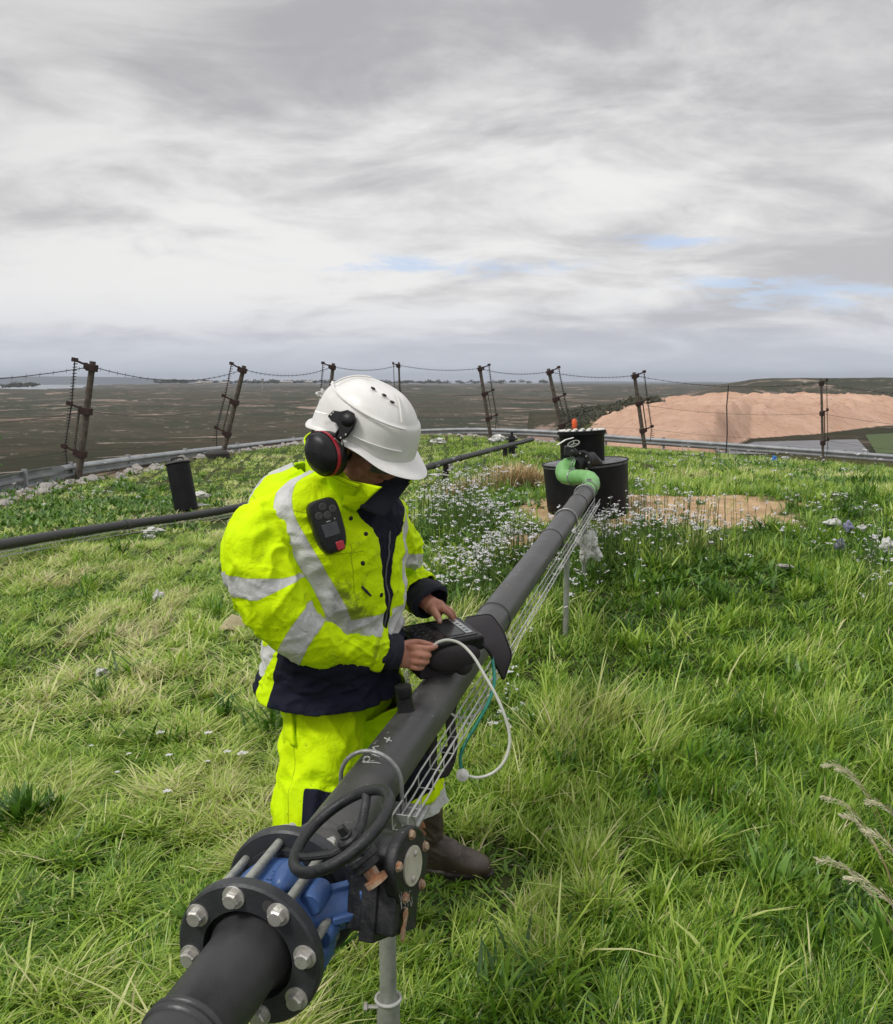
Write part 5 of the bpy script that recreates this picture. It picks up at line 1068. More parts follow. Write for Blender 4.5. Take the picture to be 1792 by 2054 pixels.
for i in range(NV):
    y = yr[i]
    for j in range(NU):
        f = phi[j]; r_ = .19
        # waist band: level in front, dropping to the back
        yc = 1228+7*math.cos(math.radians(f-10))*0-30*sstep(-25, -70, f)+110*sstep(-72, -112, f)+0*f
        hwb = 29
        wb = (hwb-abs(y-yc))*PX
        # chest bands over both shoulders
        fc_ = np.interp(y, [950, 1010, 1075, 1165, 1215], [-70, -58, -49, -34, -28]); vb = (.027-abs(math.radians(f-fc_))*r_) if y < 1215 else -.1
        fc2 = np.interp(y, [950, 1010, 1075, 1165, 1215], [70, 58, 50, 46, 44]); vb2 = (.026-abs(math.radians(f-fc2))*r_) if y < 1215 else -.1
        bb = (.027-abs(math.radians(((f-130) % 360)-0 if False else abs(f)-128))*r_) if y < 1225 else -.1
        vb = min(vb, (1212-y)*PX) if y > 1150 else vb
        rf = max(wb, vb, vb2, bb)
        # dark lower panel with a yellow strip at the side
        lo = (y-(yc+hwb))*PX
        strip = (.034-abs(math.radians(f+97))*r_)
        nv_ = min(lo, -strip)
        # open front: dark inner placket wedge narrowing downwards
        wd = np.interp(y, [950, 985, 1020, 1060, 1110, 1180, 1240], [44, 44, 27, 14, 7.5, 4.5, 3.5]); fz = np.interp(y, [950, 1060, 1240], [18, 15, 10])
        we = (math.radians(wd-abs(f-fz-wd*.35))*r_)
        nv_ = max(nv_, we)
        # dark flap on the left breast
        fl = min((.030-abs(math.radians(f-33))*r_), (22-abs(y-(1045-.5*(f-33))))*PX); nv_ = max(nv_, fl)
        if y > yc+hwb+2: rf = -.1
        navy[i, j] = nv_; refl[i, j] = -.1 if we > 0 else rf
        sl = min(((abs(f+18)-0)), 99); 
        cand = [((y-1078)*PX if -75 < f < -8 else .1), (math.radians(f+17)*r_ if y > 1060 else .1), (math.radians(f+100)*r_ if y > 1000 else .1), ((y-1012-.25*f)*PX if f < -40 else .1), (math.radians(f+132)*r_ if y > 1000 else .1)]
        seam[i, j] = min(cand, key=abs)
        c2 = [(math.radians(f-fz-wd*.35)*r_), ((y-1364)*PX), (math.radians(f+75)*r_ if y > 1290 else .1)]; seam2[i, j] = min(c2, key=abs) if nv_ > 0 else .1
        dirt[i, j] = .95*math.exp(-((f+28)/13)**2-((y-1175)/48)**2)+.75*math.exp(-((f+14)/20)**2-((y-1205)/30)**2)+.30*math.exp(-((f+5)/26)**2-((y-1120)/60)**2)
        # shape: flap edge, hem flare, folds
        p = A[i, j]; d = 0.0
        d += .009*sstep(-.004, .004, -we)*sstep(90, 20, abs(f)) - .004
        n1 = noise.noise(V((f*.022, y*.012, 3.1))); n2 = noise.noise(V((f*.05, y*.028+f*.02, 9.7))); n3 = noise.noise(V((f*.09, y*.06, 1.7)))
        d += .016*n1+.010*(1-2*abs(n2))*.9+.004*n3
        cr_ = 1-abs(noise.noise(V((f*.035+y*.01, y*.045-f*.018, 5.5))))*3.2; d += .008*max(cr_, 0)*math.exp(-((y-1290)/90)**2)
        d += .010*math.exp(-((y-1262)/10)**2)*-.6
        d += .006*sstep(1345, 1372, y); dirt[i, j] = max(dirt[i, j], .28*sstep(1300, 1376, y))
        disp[i, j] = d
A2 = A+Nn*disp[..., None]
mb = MB(); mb.grid([[V(tuple(p)) for p in row] for row in A2]); mb.at = {'navy': navy.ravel().tolist(), 'refl': refl.ravel().tolist(), 'seam': seam.ravel().tolist(), 'seam2': seam2.ravel().tolist(), 'dirt': dirt.ravel().tolist()}
jacket = mb.build('jacket', M['hivis'], P_, WO, sharp=0); so_ = jacket.modifiers.new('s', 'SOLIDIFY'); so_.thickness = .006; so_.offset = -1
def tpt(f, y, off=.0):          # a point on the jacket front
    i = int(np.argmin(np.abs(yr-y))); j = int(np.argmin(np.abs(phi-f))); return V(tuple(A2[i, j]+Nn[i, j]*off)), V(tuple(Nn[i, j]))
def find(px, py):               # nearest jacket surface point to a sight line
    d = ray(px, py).normalized(); o = V((0, 0, CAMZ)); best = None
    Q = A2.reshape(-1, 3)-np.array(tuple(o)); t = Q@np.array(tuple(d)); dist = np.linalg.norm(Q-t[:, None]*np.array(tuple(d)), axis=1)
    NN = Nn.reshape(-1, 3)@np.array(tuple(d)); dist = dist+np.where(NN > -.05, 10, 0); k = int(np.argmin(dist)); return V(tuple(A2.reshape(-1, 3)[k])), V(tuple(Nn.reshape(-1, 3)[k]))
mb = MB()
for px, py in ((752, 1026), (705, 1040), (733, 1072), (730, 1130), (765, 1192), (781, 1011)):
    c, n_ = find(px, py); mb.lathe(c-n_*.002, n_, [(.0065, 0), (.0065, .003), (.004, .0045)], 14)
mb.build('snap_button', M['blackp'], jacket, WO)
c, n_ = find(734, 1186); mb = MB(); mb.tube([c+V((-.010, 0, .012))+n_*.004, c+n_*.007, c+V((.014, 0, -.014))+n_*.004], [.003, .0045, .003], 8); mb.build('pen', M['blackp'], jacket, WO)
# zip
mb = MB(); q = []
for y in range(1050, 1240, 10): 
    wd = float(np.interp(y, [950, 985, 1020, 1060, 1110, 1180, 1240], [44, 44, 27, 14, 7.5, 4.5, 3.5])); fz = float(np.interp(y, [950, 1060, 1240], [18, 15, 10])); q.append(tpt(fz+wd*.35, y, .002)[0])
mb.tube(q, .0028, 6); mb.build('zip', M['lid'], jacket, WO)
# sleeves
def sleeve(pts, rs, bands, hint, elbow, seed, nv=170, nu=120, dirtf=None, navy_from=None, hemf=0):
    rings = chain_rings(pts, rs, hint); P = loft(rings, nu, nv); A, n_ = gridnorm(P); cen = A.mean(1); s = np.concatenate([[0], np.cumsum(np.linalg.norm(np.diff(cen, axis=0), axis=1))])
    rf = np.zeros((nv, nu)); sm = np.zeros((nv, nu))+.1; dt = np.zeros((nv, nu)); dp = np.zeros((nv, nu))
    for i in range(nv):
        for j in range(nu):
            f = 2*math.pi*j/nu; p = A[i, j]; b_ = -.1
            for (c, nn, hw) in bands: 
                if abs(s[i]-c[1]) < .16: b_ = max(b_, hw-abs((V(tuple(p))-c[0]).dot(nn)))
            rf[i, j] = b_
            se = s[i]-elbow; x = math.cos(f)
            n1 = noise.noise(V((s[i]*7+seed, math.cos(f)*1.1, math.sin(f)*1.1))); cre = 1-abs(noise.noise(V((s[i]*17+x*1.2+seed, math.cos(f)*1.3, math.sin(f)*1.3))))*3.4
            cr2 = 1-abs(noise.noise(V((s[i]*9-math.sin(f)*1.5+seed*2, math.cos(f)*.9, math.sin(f)*.9))))*3.0
            dp[i, j] = .015*n1+.011*max(cre, 0)*math.exp(-(se/.10)**2)+.008*max(cr2, 0)*(.55+.45*math.exp(-((s[i]-.12)/.1)**2))+.003*noise.noise(V((s[i]*40, f*2, seed)))+.0035*max(0, 1-abs(noise.noise(V((s[i]*26+math.sin(f)*1.6, math.cos(f)*1.4+seed, math.sin(f)*1.2))))*6)
            if b_ > 0: dp[i, j] += .0012
            c_ = [(((s[i]-(s[-1]-.032)))), (((s[i]-(s[-1]-.040)))), (((f-2.2))*.08), (((f-4.6))*.08), (s[i]-elbow-.02 if 2.2 < f < 4.6 else .1)]; sm[i, j] = min(c_, key=abs)
            dt[i, j] = dirtf(s[i], f) if dirtf else 0
    A2 = A+n_*dp[..., None]; mb = MB(); mb.grid([[V(tuple(p)) for p in row] for row in A2]); z = np.zeros(nv*nu)-.1
    mb.at = {'navy': z.tolist(), 'refl': rf.ravel().tolist(), 'seam': sm.ravel().tolist(), 'seam2': (z+.3).tolist(), 'dirt': dt.ravel().tolist()}
    o = mb.build('sleeve', M['hivis'], jacket, WO, sharp=0); m_ = o.modifiers.new('s', 'SOLIDIFY'); m_.thickness = .005; m_.offset = -1; return A2, s
def cm(pts, rs, n): 
    q = catmull([tuple(p) for p in pts], n); r = catmull([(x,) for x in rs], n); return [V(tuple(p)) for p in q], [float(x[0]) for x in r]
sp_, sr_ = cm([W(618, 1020, 2.47), W(560, 1045, 2.38), W(516, 1100, 2.31), W(540, 1180, 2.29), W(585, 1252, 2.31), W(640, 1284, 2.37), W(704, 1296, 2.44), W(764, 1304, 2.485)], [.060, .078, .088, .084, .072, .063, .058, .054], 26)
bu = W(530, 1175, 2.25); bf = W(604, 1280, 2.33)
sleeve(sp_, sr_, [((bu, .19), (V((.06, .0, 1))).normalized(), .027), ((bf, .36), (W(660, 1305, 2.33)-W(602, 1268, 2.33)).normalized(), .030)], V((.2, -1, .1)), .30, 2.0, dirtf=lambda s, f: .10+.2*float(sstep(.42, .56, s)) if s > .3 else .05)
sl_, lr_ = cm([W(715, 1010, 2.54), W(762, 1040, 2.60), W(784, 1095, 2.72), W(800, 1145, 2.84), W(824, 1174, 2.80), W(848, 1192, 2.755)], [.055, .076, .078, .072, .064, .060], 22)
sleeve(sl_, lr_, [((W(828, 1122, 2.75), .20), V((.30, .1, .95)).normalized(), .024)], V((0, -1, 0)), .26, 5.0, dirtf=lambda s, f: .12+.2*float(sstep(.3, .42, s)))
def cuff(pts, rs):
    q, r = cm(pts, rs, 14); mb = MB(); P = loft(chain_rings(q, r, V((.2, -1, .1))), 64, 40); A, n_ = gridnorm(P)
    for i in range(40):
        for j in range(64): A[i, j] += n_[i, j]*(.006*noise.noise(V((i*.14, math.cos(j/64*6.283)*1.4, math.sin(j/64*6.283)*1.4)))+.0015*noise.noise(V((i*.5, j*.1, 3))))
    mb.grid([[V(tuple(p)) for p in row] for row in A]); o = mb.build('cuff', M['navy'], jacket, WO, sharp=0); m_ = o.modifiers.new('s', 'SOLIDIFY'); m_.thickness = .005; m_.offset = -1
cuff([W(738, 1302, 2.465), W(758, 1304, 2.48), W(784, 1307, 2.497), W(803, 1310, 2.505)], [.038, .046, .050, .045]); cuff([W(830, 1178, 2.79), W(850, 1195, 2.75), W(862, 1205, 2.73), W(868, 1211, 2.72)], [.045, .060, .062, .056])
# collar: a flared open stand collar, dark inside
nc = W(690, 962, 2.47)
def collar(off, matn, name, navy_v):
    a0, a1 = -35, -332; n = 90; rows = 16; P = []
    for k in range(rows):
        v2 = k/(rows-1); row = []
        for i in range(n+1):
            t = i/n; a = math.radians(a0+(a1-a0)*t); opn = max(0, 1-min(t, 1-t)*5.5)   # towards the two front tips
            r_ = .092+.016*v2+.055*opn*v2+off; fz_ = nc+LFT*math.sin(a)*r_*1.06+FWD*math.cos(a)*r_*.98
            h = -.035+(.118-.030*opn)*v2; fz_ = fz_+UP*(h-.055*(.5+.5*math.cos(a))+.05*(.5-.5*math.cos(a))*v2)+FWD*(.030*opn*v2+.012*v2)
            fz_ += (FWD*math.cos(a)+LFT*math.sin(a))*(.005*noise.noise(V((t*14, v2*2, 2)))); row.append(fz_)
        P.append(row)
    mb = MB(); mb.grid(P, wrap=False); N_ = rows*(n+1); mb.at = {'navy': [navy_v]*N_, 'refl': [-.1]*N_, 'seam': [(v//(n+1)/rows-.86)*.1 for v in range(N_)], 'seam2': [.1]*N_, 'dirt': [0.15]*N_}
    o = mb.build(name, matn, jacket, WO, sharp=0, recalc=False); m_ = o.modifiers.new('s', 'SOLIDIFY'); m_.thickness = .005; m_.offset = 0; return o
collar(0, M['hivis'], 'collar', -.1); collar(-.007, M['navy'], 'collar_lining', .1)
mb = MB(); mb.tube([W(683, 1000, 2.47), W(695, 965, 2.46), W(690, 925, 2.46)], [.085, .082, .076], 28); mb.build('neck_warmer', M['navy'], P_, WO)
# lapel: the open yellow front flap lying out over the chest
def patch(pts, thick, mat, name, parent, nsub=14, at=None, bulge=.006):
    a, b_, c, d = [V(tuple(p)) for p in pts]; P = []
    nrm = (b_-a).cross(d-a).normalized()
    for i in range(nsub):
        row = []
        for j in range(nsub):
            u_, v2 = i/(nsub-1), j/(nsub-1); p = a.lerp(b_, u_).lerp(d.lerp(c, u_), v2)+nrm*bulge*4*u_*(1-u_)*v2*(1-v2)*4; row.append(p)
        P.append(row)
    mb = MB(); mb.grid(P, wrap=False); n = nsub*nsub; mb.at = at(n) if at else {}
    o = mb.build(name, mat, parent, WO, sharp=0, recalc=False); m_ = o.modifiers.new('s', 'SOLIDIFY'); m_.thickness = thick; m_.offset = 0; return o
yat = lambda n: {'navy': [-.1]*n, 'refl': [-.1]*n, 'seam': [.1]*n, 'seam2': [.1]*n, 'dirt': [.1]*n}
patch([find(688, 1012)[0]+V((0, -.012, .0)), W(697, 962, 2.335), W(766, 977, 2.27), find(712, 1024)[0]+V((0, -.012, 0))], .005, M['hivis'], 'lapel', jacket, at=yat, bulge=-.006)
patch([W(828, 962, 2.42), W(770, 952, 2.44), W(722, 1016, 2.315), W(768, 1040, 2.35)], .005, M['navy'], 'front_lining', jacket, bulge=.01)
# ---------------------------------------------------------------- trousers
def leg(pts, rs, seed, fn, nu=110, nv=150, hint=FWD):
    q, r = cm(pts, rs, 20); P = loft(chain_rings(q, r, hint), nu, nv); A, n_ = gridnorm(P); cen = A.mean(1); s = np.concatenate([[0], np.cumsum(np.linalg.norm(np.diff(cen, axis=0), axis=1))]); at = {k: np.zeros((nv, nu))+.1 for k in ('navy', 'refl', 'seam', 'seam2', 'dirt')}
    for i in range(nv):
        for j in range(nu):
            f = math.degrees(2*math.pi*j/nu); f = (f+180) % 360-180; c, sn = math.cos(math.radians(f)), math.sin(math.radians(f))
            d = .014*noise.noise(V((s[i]*6+seed, c, sn)))+.010*max(0, 1-abs(noise.noise(V((s[i]*10+f*.012+seed, c*1.2, sn*1.2))))*3)+.009*max(0, 1-abs(noise.noise(V((s[i]*5-f*.02+seed*3, c*1.1, sn*1.1))))*4)
            na, re, se, dt = fn(s[i]/s[-1], s[i], f); at['navy'][i, j] = na; at['refl'][i, j] = re; at['seam'][i, j] = se; at['dirt'][i, j] = dt; at['seam2'][i, j] = .1
            A[i, j] += n_[i, j]*d
    return A, at
def f_r(v2, s, f):
    na = min((s-.30), (.105-abs(math.radians(f+2))*.1)); return na, -.1, min((math.radians(f+95)*.1, math.radians(f-80)*.1), key=abs), .22*v2
RA, ra = leg([W(652, 1385, 2.60), W(650, 1440, 2.57), W(643, 1500, 2.54), W(632, 1575, 2.50), W(622, 1650, 2.47), V((-.395, 2.42, .22)), V((-.40, 2.44, .10))], [.125, .120, .114, .098, .098, .100, .085], 1.0, f_r)
def f_l(v2, s, f):
    na = min(s-.25, .475-s)
    re = (.030-abs(s-.552)); return (na if s < .475 else -.1), re, .1, .2
LA, la = leg([W(735, 1385, 2.70), W(752, 1430, 2.76), W(782, 1495, 2.86), W(812, 1550, 2.95), W(832, 1592, 2.99), W(840, 1622, 3.0)], [.118, .112, .100, .086, .084, .086], 4.0, f_l)
mb = MB(); mb.grid([[V(tuple(p)) for p in row] for row in RA]); mb.grid([[V(tuple(p)) for p in row] for row in LA]); _n0 = len(mb.v); mb.ell(W(692, 1398, 2.68), (LFT*.175, FWD*.115, UP*.10), 40); _n1 = len(mb.v)-_n0; mb.at = {k: ra[k].ravel().tolist()+la[k].ravel().tolist()+[-.1 if k in ('navy', 'refl') else .1]*_n1 for k in ra}
tr = mb.build('trousers', M['hivis'], P_, WO, sharp=0); m_ = tr.modifiers.new('s', 'SOLIDIFY'); m_.thickness = .005; m_.offset = -1
patch([W(574, 1428, 2.50), W(588, 1431, 2.46), W(592, 1496, 2.43), W(572, 1490, 2.48)], .010, M['hivis'], 'pocket_flap', tr, at=yat, bulge=-.01)
# ---------------------------------------------------------------- boots
def boot(ankle, toe, top, R_, ground):
    d = (toe-ankle); d.z = 0; L = d.length; d.normalize(); s = UP.cross(d); g = ground; mb = MB()
    rings = []
    for (f, hgt_, wv, zc) in ((-.075, .030, .022, .030), (-.065, .052, .036, .05), (-.03, .068, .043, .062), (.02, .070, .046, .068), (.07, .060, .047, .058), (.12, .046, .051, .045), (.165, .038, .050, .038), (.20, .028, .036, .030), (.212, .014, .018, .024)):
        rings.append((tuple(V((ankle.x, ankle.y, g+zc))+d*f), tuple(s*wv), tuple(UP*hgt_)))
    P = loft(rings, 40, 50); mb.grid(P); n0 = 50*40; mb.f.append(tuple(range(40))); mb.m.append(0); mb.f.append(tuple(range(n0-40, n0))[::-1]); mb.m.append(0)
    a0 = V((ankle.x, ankle.y, g+.07)); mb.tube([a0-UP*.02, a0+UP*.03, a0.lerp(top, .35), a0.lerp(top, .7), top], [.050, .050, .054, .062, R_], 36)
    tmp = mb.build('tmp', M['boot'], sharp=0); r = tmp.modifiers.new('r', 'REMESH'); r.mode = 'VOXEL'; r.voxel_size = .005; sm = tmp.modifiers.new('s', 'SMOOTH'); sm.iterations = 5
    bpy.context.view_layer.update(); dg = bpy.context.evaluated_depsgraph_get(); me = bpy.data.meshes.new_from_object(tmp.evaluated_get(dg)); bpy.data.objects.remove(tmp)
    ax_ = (top-a0).normalized()
    for v in me.vertices:
        h = (v.co-a0).dot(ax_); c = v.co-(a0+ax_*h)
        if c.length > 1e-5 and h > 0: v.co += c.normalized()*(.007*max(0, 1-abs(noise.noise(V((h*26+c.normalized().x*1.3, c.normalized().x, c.normalized().y))))*3.2)*math.exp(-((h-.05)/.09)**2)+.003*noise.noise(V((h*12, c.normalized().x, 2))))
        v.co.z = max(v.co.z, g+.012)
    me.polygons.foreach_set('use_smooth', [True]*len(me.polygons)); me.materials.clear(); me.materials.append(M['boot']); me.transform(Matrix.Translation(-WO)); o = bpy.data.objects.new('boot', me); C.objects.link(o); o.parent = P_
    mb = MB(); P = []; N_ = 40
    outl = []
    for i in range(N_):
        a = 2*math.pi*i/N_; f = .07+.150*math.cos(a); wv = (.049 if f > .05 else .040)*abs(math.sin(a))**.75*(1 if math.sin(a) > 0 else -1); outl.append(V((ankle.x, ankle.y, g))+d*f+s*wv)
    for z, e in ((.0, .0), (.003, .002), (.016, .003), (.022, -.004), (.022, -.04)): P.append([p+UP*z+((p-(V((ankle.x, ankle.y, g))+d*.07)).normalized()*e) for p in outl])
    mb.grid(P); mb.f.append(tuple(range(N_))); mb.m.append(0); mb.build('sole', M['blackp'], o, WO) if False else None
    sb = mb.build('sole', worn('boot_sole', (.035, .026, .022), (.02, .016, .014), 30, .6) , P_, WO); sb.parent = o; return o
ga = W(862, 1700, 3.03); gt = W(966, 1720, 3.0)
g0 = h1(ga.x, ga.y)
boot(V((ga.x, ga.y, g0)), V((gt.x, gt.y, g0)), W(846, 1610, 3.0), .070, g0)
boot(V((-.41, 2.50, h1(-.41, 2.5))), V((-.2, 2.36, 0)), V((-.40, 2.45, .24)), .070, h1(-.41, 2.5))
# ---------------------------------------------------------------- helmet
def helmet():
    nu, nv = 120, 60; P = []
    ctr = HC+hU*.035-hF*.004
    for i in range(nv):
        v2 = i/(nv-1); th = v2*math.pi/2; row = []       # v2 0 = crown, 1 = rim
        for j in range(nu):
            a = 2*math.pi*j/nu; c, s = math.cos(a), math.sin(a)
            rf = .150 if c > 0 else .158; k = .965*math.sin(th)**.86; z = .127*math.cos(th)**1.0
            x, yv = c*rf*k, s*.124*k
            # crown ridges, side shelf and rear drop
            rdg = math.exp(-((yv)/.040)**4)*.0055*sstep(.1, .3, v2)*sstep(.86, .6, v2); x2 = 1+rdg/.14
            z = z*x2
            shelf = .0055*sstep(.58, .63, v2-.05*c) ; x, yv = x*(1+shelf/.14), yv*(1+shelf/.12)
            drop = -.034*sstep(.72, 1, v2)*(1+.35*max(-c, 0)-.35*max(c, 0)); arch = .022*sstep(.82, 1, v2)*math.exp(-((abs(a-math.pi if a > math.pi else a)-0) if False else 0))*math.exp(-((abs(s)-1)/.22)**2)*(1 if True else 0)
            z += drop+arch
            row.append(ctr+hF*x+hL*yv+hU*z)
        P.append(row)
    # rim lip and peak
    base = P[-1]; 
    for k, (o1, dz) in enumerate(((.006, -.004), (.012, -.007), (.013, -.011), (.006, -.012))):
        row = []
        for j in range(nu):
            a = 2*math.pi*j/nu; c, s = math.cos(a), math.sin(a); pk = max(0, c)**2.6; out_ = o1+pk*(.040*[.35, .8, 1.0, .9][k]); row.append(base[j]+(hF*c+hL*s*.6).normalized()*out_+hU*(dz-pk*.012*[.3, .8, 1, 1][k]))
        P.append(row)
    mb = MB(); mb.grid(P); mb.add([ctr+hU*.1315], []) ; c0 = len(mb.v)-1; mb.f += [(c0, j, (j+1) % nu) for j in range(nu)]; mb.m += [0]*nu
    o = mb.build('helmet', M['helmet'], P_, WO, sharp=50); m_ = o.modifiers.new('s', 'SOLIDIFY'); m_.thickness = .004; m_.offset = -1; return o, ctr
hel, hc = helmet()
def hs(a, v2, off=0.0):   # a point on the helmet shell
    a = math.radians(a); c, s = math.cos(a), math.sin(a); th = v2*math.pi/2; k = math.sin(th)**.86; rf = .150 if c > 0 else .158; z = .131*math.cos(th)-.036*float(sstep(.72, 1, v2))*(1+.55*max(-c, 0)); sh = 1+.005*float(sstep(.58, .63, v2-.05*c))/.12
    n_ = (hF*c*math.sin(th)+hL*s*math.sin(th)+hU*math.cos(th)).normalized(); return hc+hF*c*rf*k*sh+hL*s*.124*k*sh+hU*z+n_*off, n_
# side a=-90 is the worker's right, towards the camera
for pts, r in (([hs(a, .62+.05*math.cos(math.radians(a)), .004)[0] for a in range(-150, -20, 8)], .0030), ([hs(-14-12*math.sin(v2*3), v2, .005)[0] for v2 in np.linspace(.16, .60, 14)], .0028), ([hs(-160+30*v2, v2, .005)[0] for v2 in np.linspace(.12, .60, 14)], .0026), ([hs(a, .86, .002)[0] for a in range(-75, -20, 6)], .0022)):
    mb = MB(); mb.tube(pts, r, 8, flat=1); mb.build('shell_ridge', M['helmet'], hel, WO)
mb = MB()
for a, v2 in ((-38, .34), (-55, .27), (-85, .24)):
    c, n_ = hs(a, v2, .0022); mb.ell(c, (hF*.008, n_.cross(hF).normalized()*.0035, n_*.0035), 12)
mb.build('vent', M['blackp'], hel, WO)
# ear defender bracket and muff
c, n_ = hs(-88, .80, .006); f_ = (hF-n_*hF.dot(n_)).normalized(); u2 = n_.cross(f_); u2 = u2 if u2.z > 0 else -u2
mb = MB(); pr = [(-.046, -.010), (-.040, .010), (-.020, .017), (-.004, .030), (.014, .031), (.030, .018), (.034, -.004), (.030, -.030), (.018, -.046), (.006, -.044), (.006, -.030), (-.002, -.022), (-.014, -.014), (-.030, -.016)]
lo_ = [c+f_*a+u2*b_ for a, b_ in pr]; hi_ = [p+n_*.010 for p in lo_]; k = len(pr); mb.add(lo_+hi_, [tuple(range(k))[::-1], tuple(range(k, 2*k))]+[(i, (i+1) % k, k+(i+1) % k, k+i) for i in range(k)])
mb.ell(c+f_*.010+u2*.008+n_*.009, (f_*.020, u2*.018, n_*.010), 20); br = mb.build('muff_bracket', M['blackp'], hel, WO, bevel=.002)
mb = MB()
for a, b_ in ((-.038, -.002), (-.036, .006), (.018, -.040), (.026, -.026)): mb.lathe(c+f_*a+u2*b_+n_*.0095, n_, [(.0028, 0), (.0022, .0015)], 10)
mb.build('rivet', M['bolt'], br, WO)
mc = W(647, 910, 2.262); mx_ = (n_*.55-hL*.55+V((-.15, -.25, -.05))).normalized(); mu = (UP*.8-FWD*.4); mu = (mu-mx_*mu.dot(mx_)).normalized(); mf = mu.cross(mx_).normalized()
em = MB()
P = []
def mufring(r1, r2, h): return [mc+mx_*h+(mf*math.cos(a)*r1+mu*math.sin(a)*r2) for a in [2*math.pi*i/56 for i in range(56)]]
cup = empty('tmpx', mc, None, None); bpy.data.objects.remove(cup)
em.grid([mufring(.002, .002, .030), mufring(.026, .034, .028), mufring(.040, .052, .018), mufring(.045, .058, .002), mufring(.045, .058, -.010)]); cp = em.build('ear_muff', M['blackp'], P_, WO, sharp=40)
em = MB(); em.grid([mufring(.0462, .0592, .0035), mufring(.0472, .0602, .001), mufring(.0472, .0602, -.010), mufring(.0462, .0592, -.0125)]); em.build('red_band', M['red'], cp, WO)
em = MB(); em.grid([mufring(.045, .058, -.012), mufring(.047, .060, -.02), mufring(.046, .059, -.042), mufring(.036, .046, -.052), mufring(.001, .001, -.052)]); em.build('cushion', M['blackp'], cp, WO)
em = MB(); em.tube([mc+mx_*.022-mf*.008+mu*.004, mc+mx_*.026+mf*.006-mu*.002], .0022, 6); em.tube([mc+mx_*.025-mf*.004-mu*.012, mc+mx_*.026+mf*.008-mu*.016], .0016, 6); em.build('small_mark', M['zincdull'], cp, WO)
em = MB(); em.tube([hp(-.05, -.088, .01), c+f_*.0-u2*.02, c+f_*.026-u2*.055, mc+mx_*.0+mu*.02+mf*.05], .0016, 6); em.tube([c-f_*.036-n_*.002, c-f_*.07-u2*.012, c-f_*.09-u2*.016], .0012, 6); em.build('wire_arm', M['bolt'], cp, WO)
em = MB(); em.tube([c+u2*-.01, c-u2*.045-f_*.006-n_*.004, mc+mu*.035-mx_*.012], [.006, .0045, .005], 8); em.build('muff_arm', M['blackp'], cp, WO)
# far ear muff, seen as a clear tool behind the helmet: raised visor hinge
em = MB(); mc2 = hp(-.005, .108, -.045)
em.ell(mc2, (hF*.046, hL*.026, hU*.056), 20); em.build('ear_muff', M['blackp'], P_, WO)
em = MB(); em.tube([hp(-.10, -.02, -.01), hp(-.11, 0, -.05), hp(-.085, 0, -.10)], [.05, .055, .05], 20, round_caps=True); em.ell(hp(-.03, -.045, -.03), (hF*.05, hL*.036, hU*.06), 16); em.build('hair', M['hair'], P_, WO)
# ---------------------------------------------------------------- gas detector on the chest
c, n_ = find(655, 1056); n_ = (n_+V((.15, -.5, .1))).normalized(); cdir = (W(672, 1105, 2.3)-W(640, 1008, 2.3)); du = -(cdir-n_*cdir.dot(n_)).normalized(); dr_ = du.cross(n_).normalized(); c = c+n_*.024
det = empty('gas_detector', c, 'black hand size gas detector with a red button clipped on the jacket chest', 'gas detector')
mb = MB(); k = []
for z, e in ((-.020, -.003), (-.016, 0), (.008, 0), (.015, -.004), (.017, -.010)):
    row = []
    for i in range(48):
        a = 2*math.pi*i/48; ca, sa = math.cos(a), math.sin(a); w_ = (.040+.006*sa*1.0)+e; h_ = .072+e
        row.append(c+n_*z+dr_*(abs(ca)**.55*math.copysign(1, ca))*w_+du*(abs(sa)**.6*math.copysign(1, sa))*h_)
    k.append(row)
mb.grid(k); mb.f += [tuple(range(48)), tuple(range(4*48, 5*48))]; mb.m += [0, 0]; mb.build('detector_body', M['blackp'], det, c, sharp=40)
for a, b_ in ((-.004, .052), (-.020, .032), (.020, .040), (.002, .028)):
    mb = MB(); p = c+n_*.0165+dr_*a+du*b_; mb.lathe(p, n_, [(.0095, 0), (.0098, .0025), (.0075, .003), (.0070, .0012), (0, .0012)], 20, cap=False)
    for t_ in (-.0045, 0, .0045): mb.box(p+n_*.0026+du*t_, .014, .0016, .0012, (dr_, du, n_))
    mb.build('sensor_grille', M['pipe_grey'], det, c)
mb = MB(); mb.box(c+n_*.0165-du*.010, .042, .034, .003, (dr_, du, n_)); mb.build('screen', M['lcd'], det, c, bevel=.001)
mb = MB(); mb.box(c+n_*.0150-du*.056+dr_*.012, .022, .024, .008, (dr_, du, n_)); mb.build('red_button', M['red'], det, c, bevel=.003)
mb = MB(); mb.box(c+n_*.0168+du*.012, .012, .003, .0012, (dr_, du, n_)); mb.box(c+n_*.0168+du*.014+dr_*.018, .004, .004, .0012, (dr_, du, n_)); mb.build('small_mark', M['zincdull'], det, c)
# ---------------------------------------------------------------- gas analyser in its case
DC = W(880, 1265, 2.65); e1 = V((.90, .40, .05)).normalized(); e2 = V((-.34, .90, .07)); e2 = (e2-e1*e2.dot(e1)).normalized(); e3 = e1.cross(e2).normalized()
an = empty('gas_analyser', DC, 'black handheld gas analyser with keypad and screen held on the pipe', 'gas analyser')
def dp(a, b_, c_=0): return DC+e1*a+e2*b_+e3*c_
mb = MB(); mb.box(dp(0.0, 0, -.024), .215, .185, .046, (e1, e2, e3)); mb.build('analyser_body', M['blackp'], an, DC, bevel=.008, bseg=3)
mb = MB(); mb.box(dp(.002, 0, .0002), .180, .150, .003, (e1, e2, e3)); mb.build('face_panel', M['screen'], an, DC, bevel=.001)
mb = MB(); mb.box(dp(.028, 0, .0025), .058, .125, .002, (e1, e2, e3)); mb.build('screen', M['lcd'], an, DC)
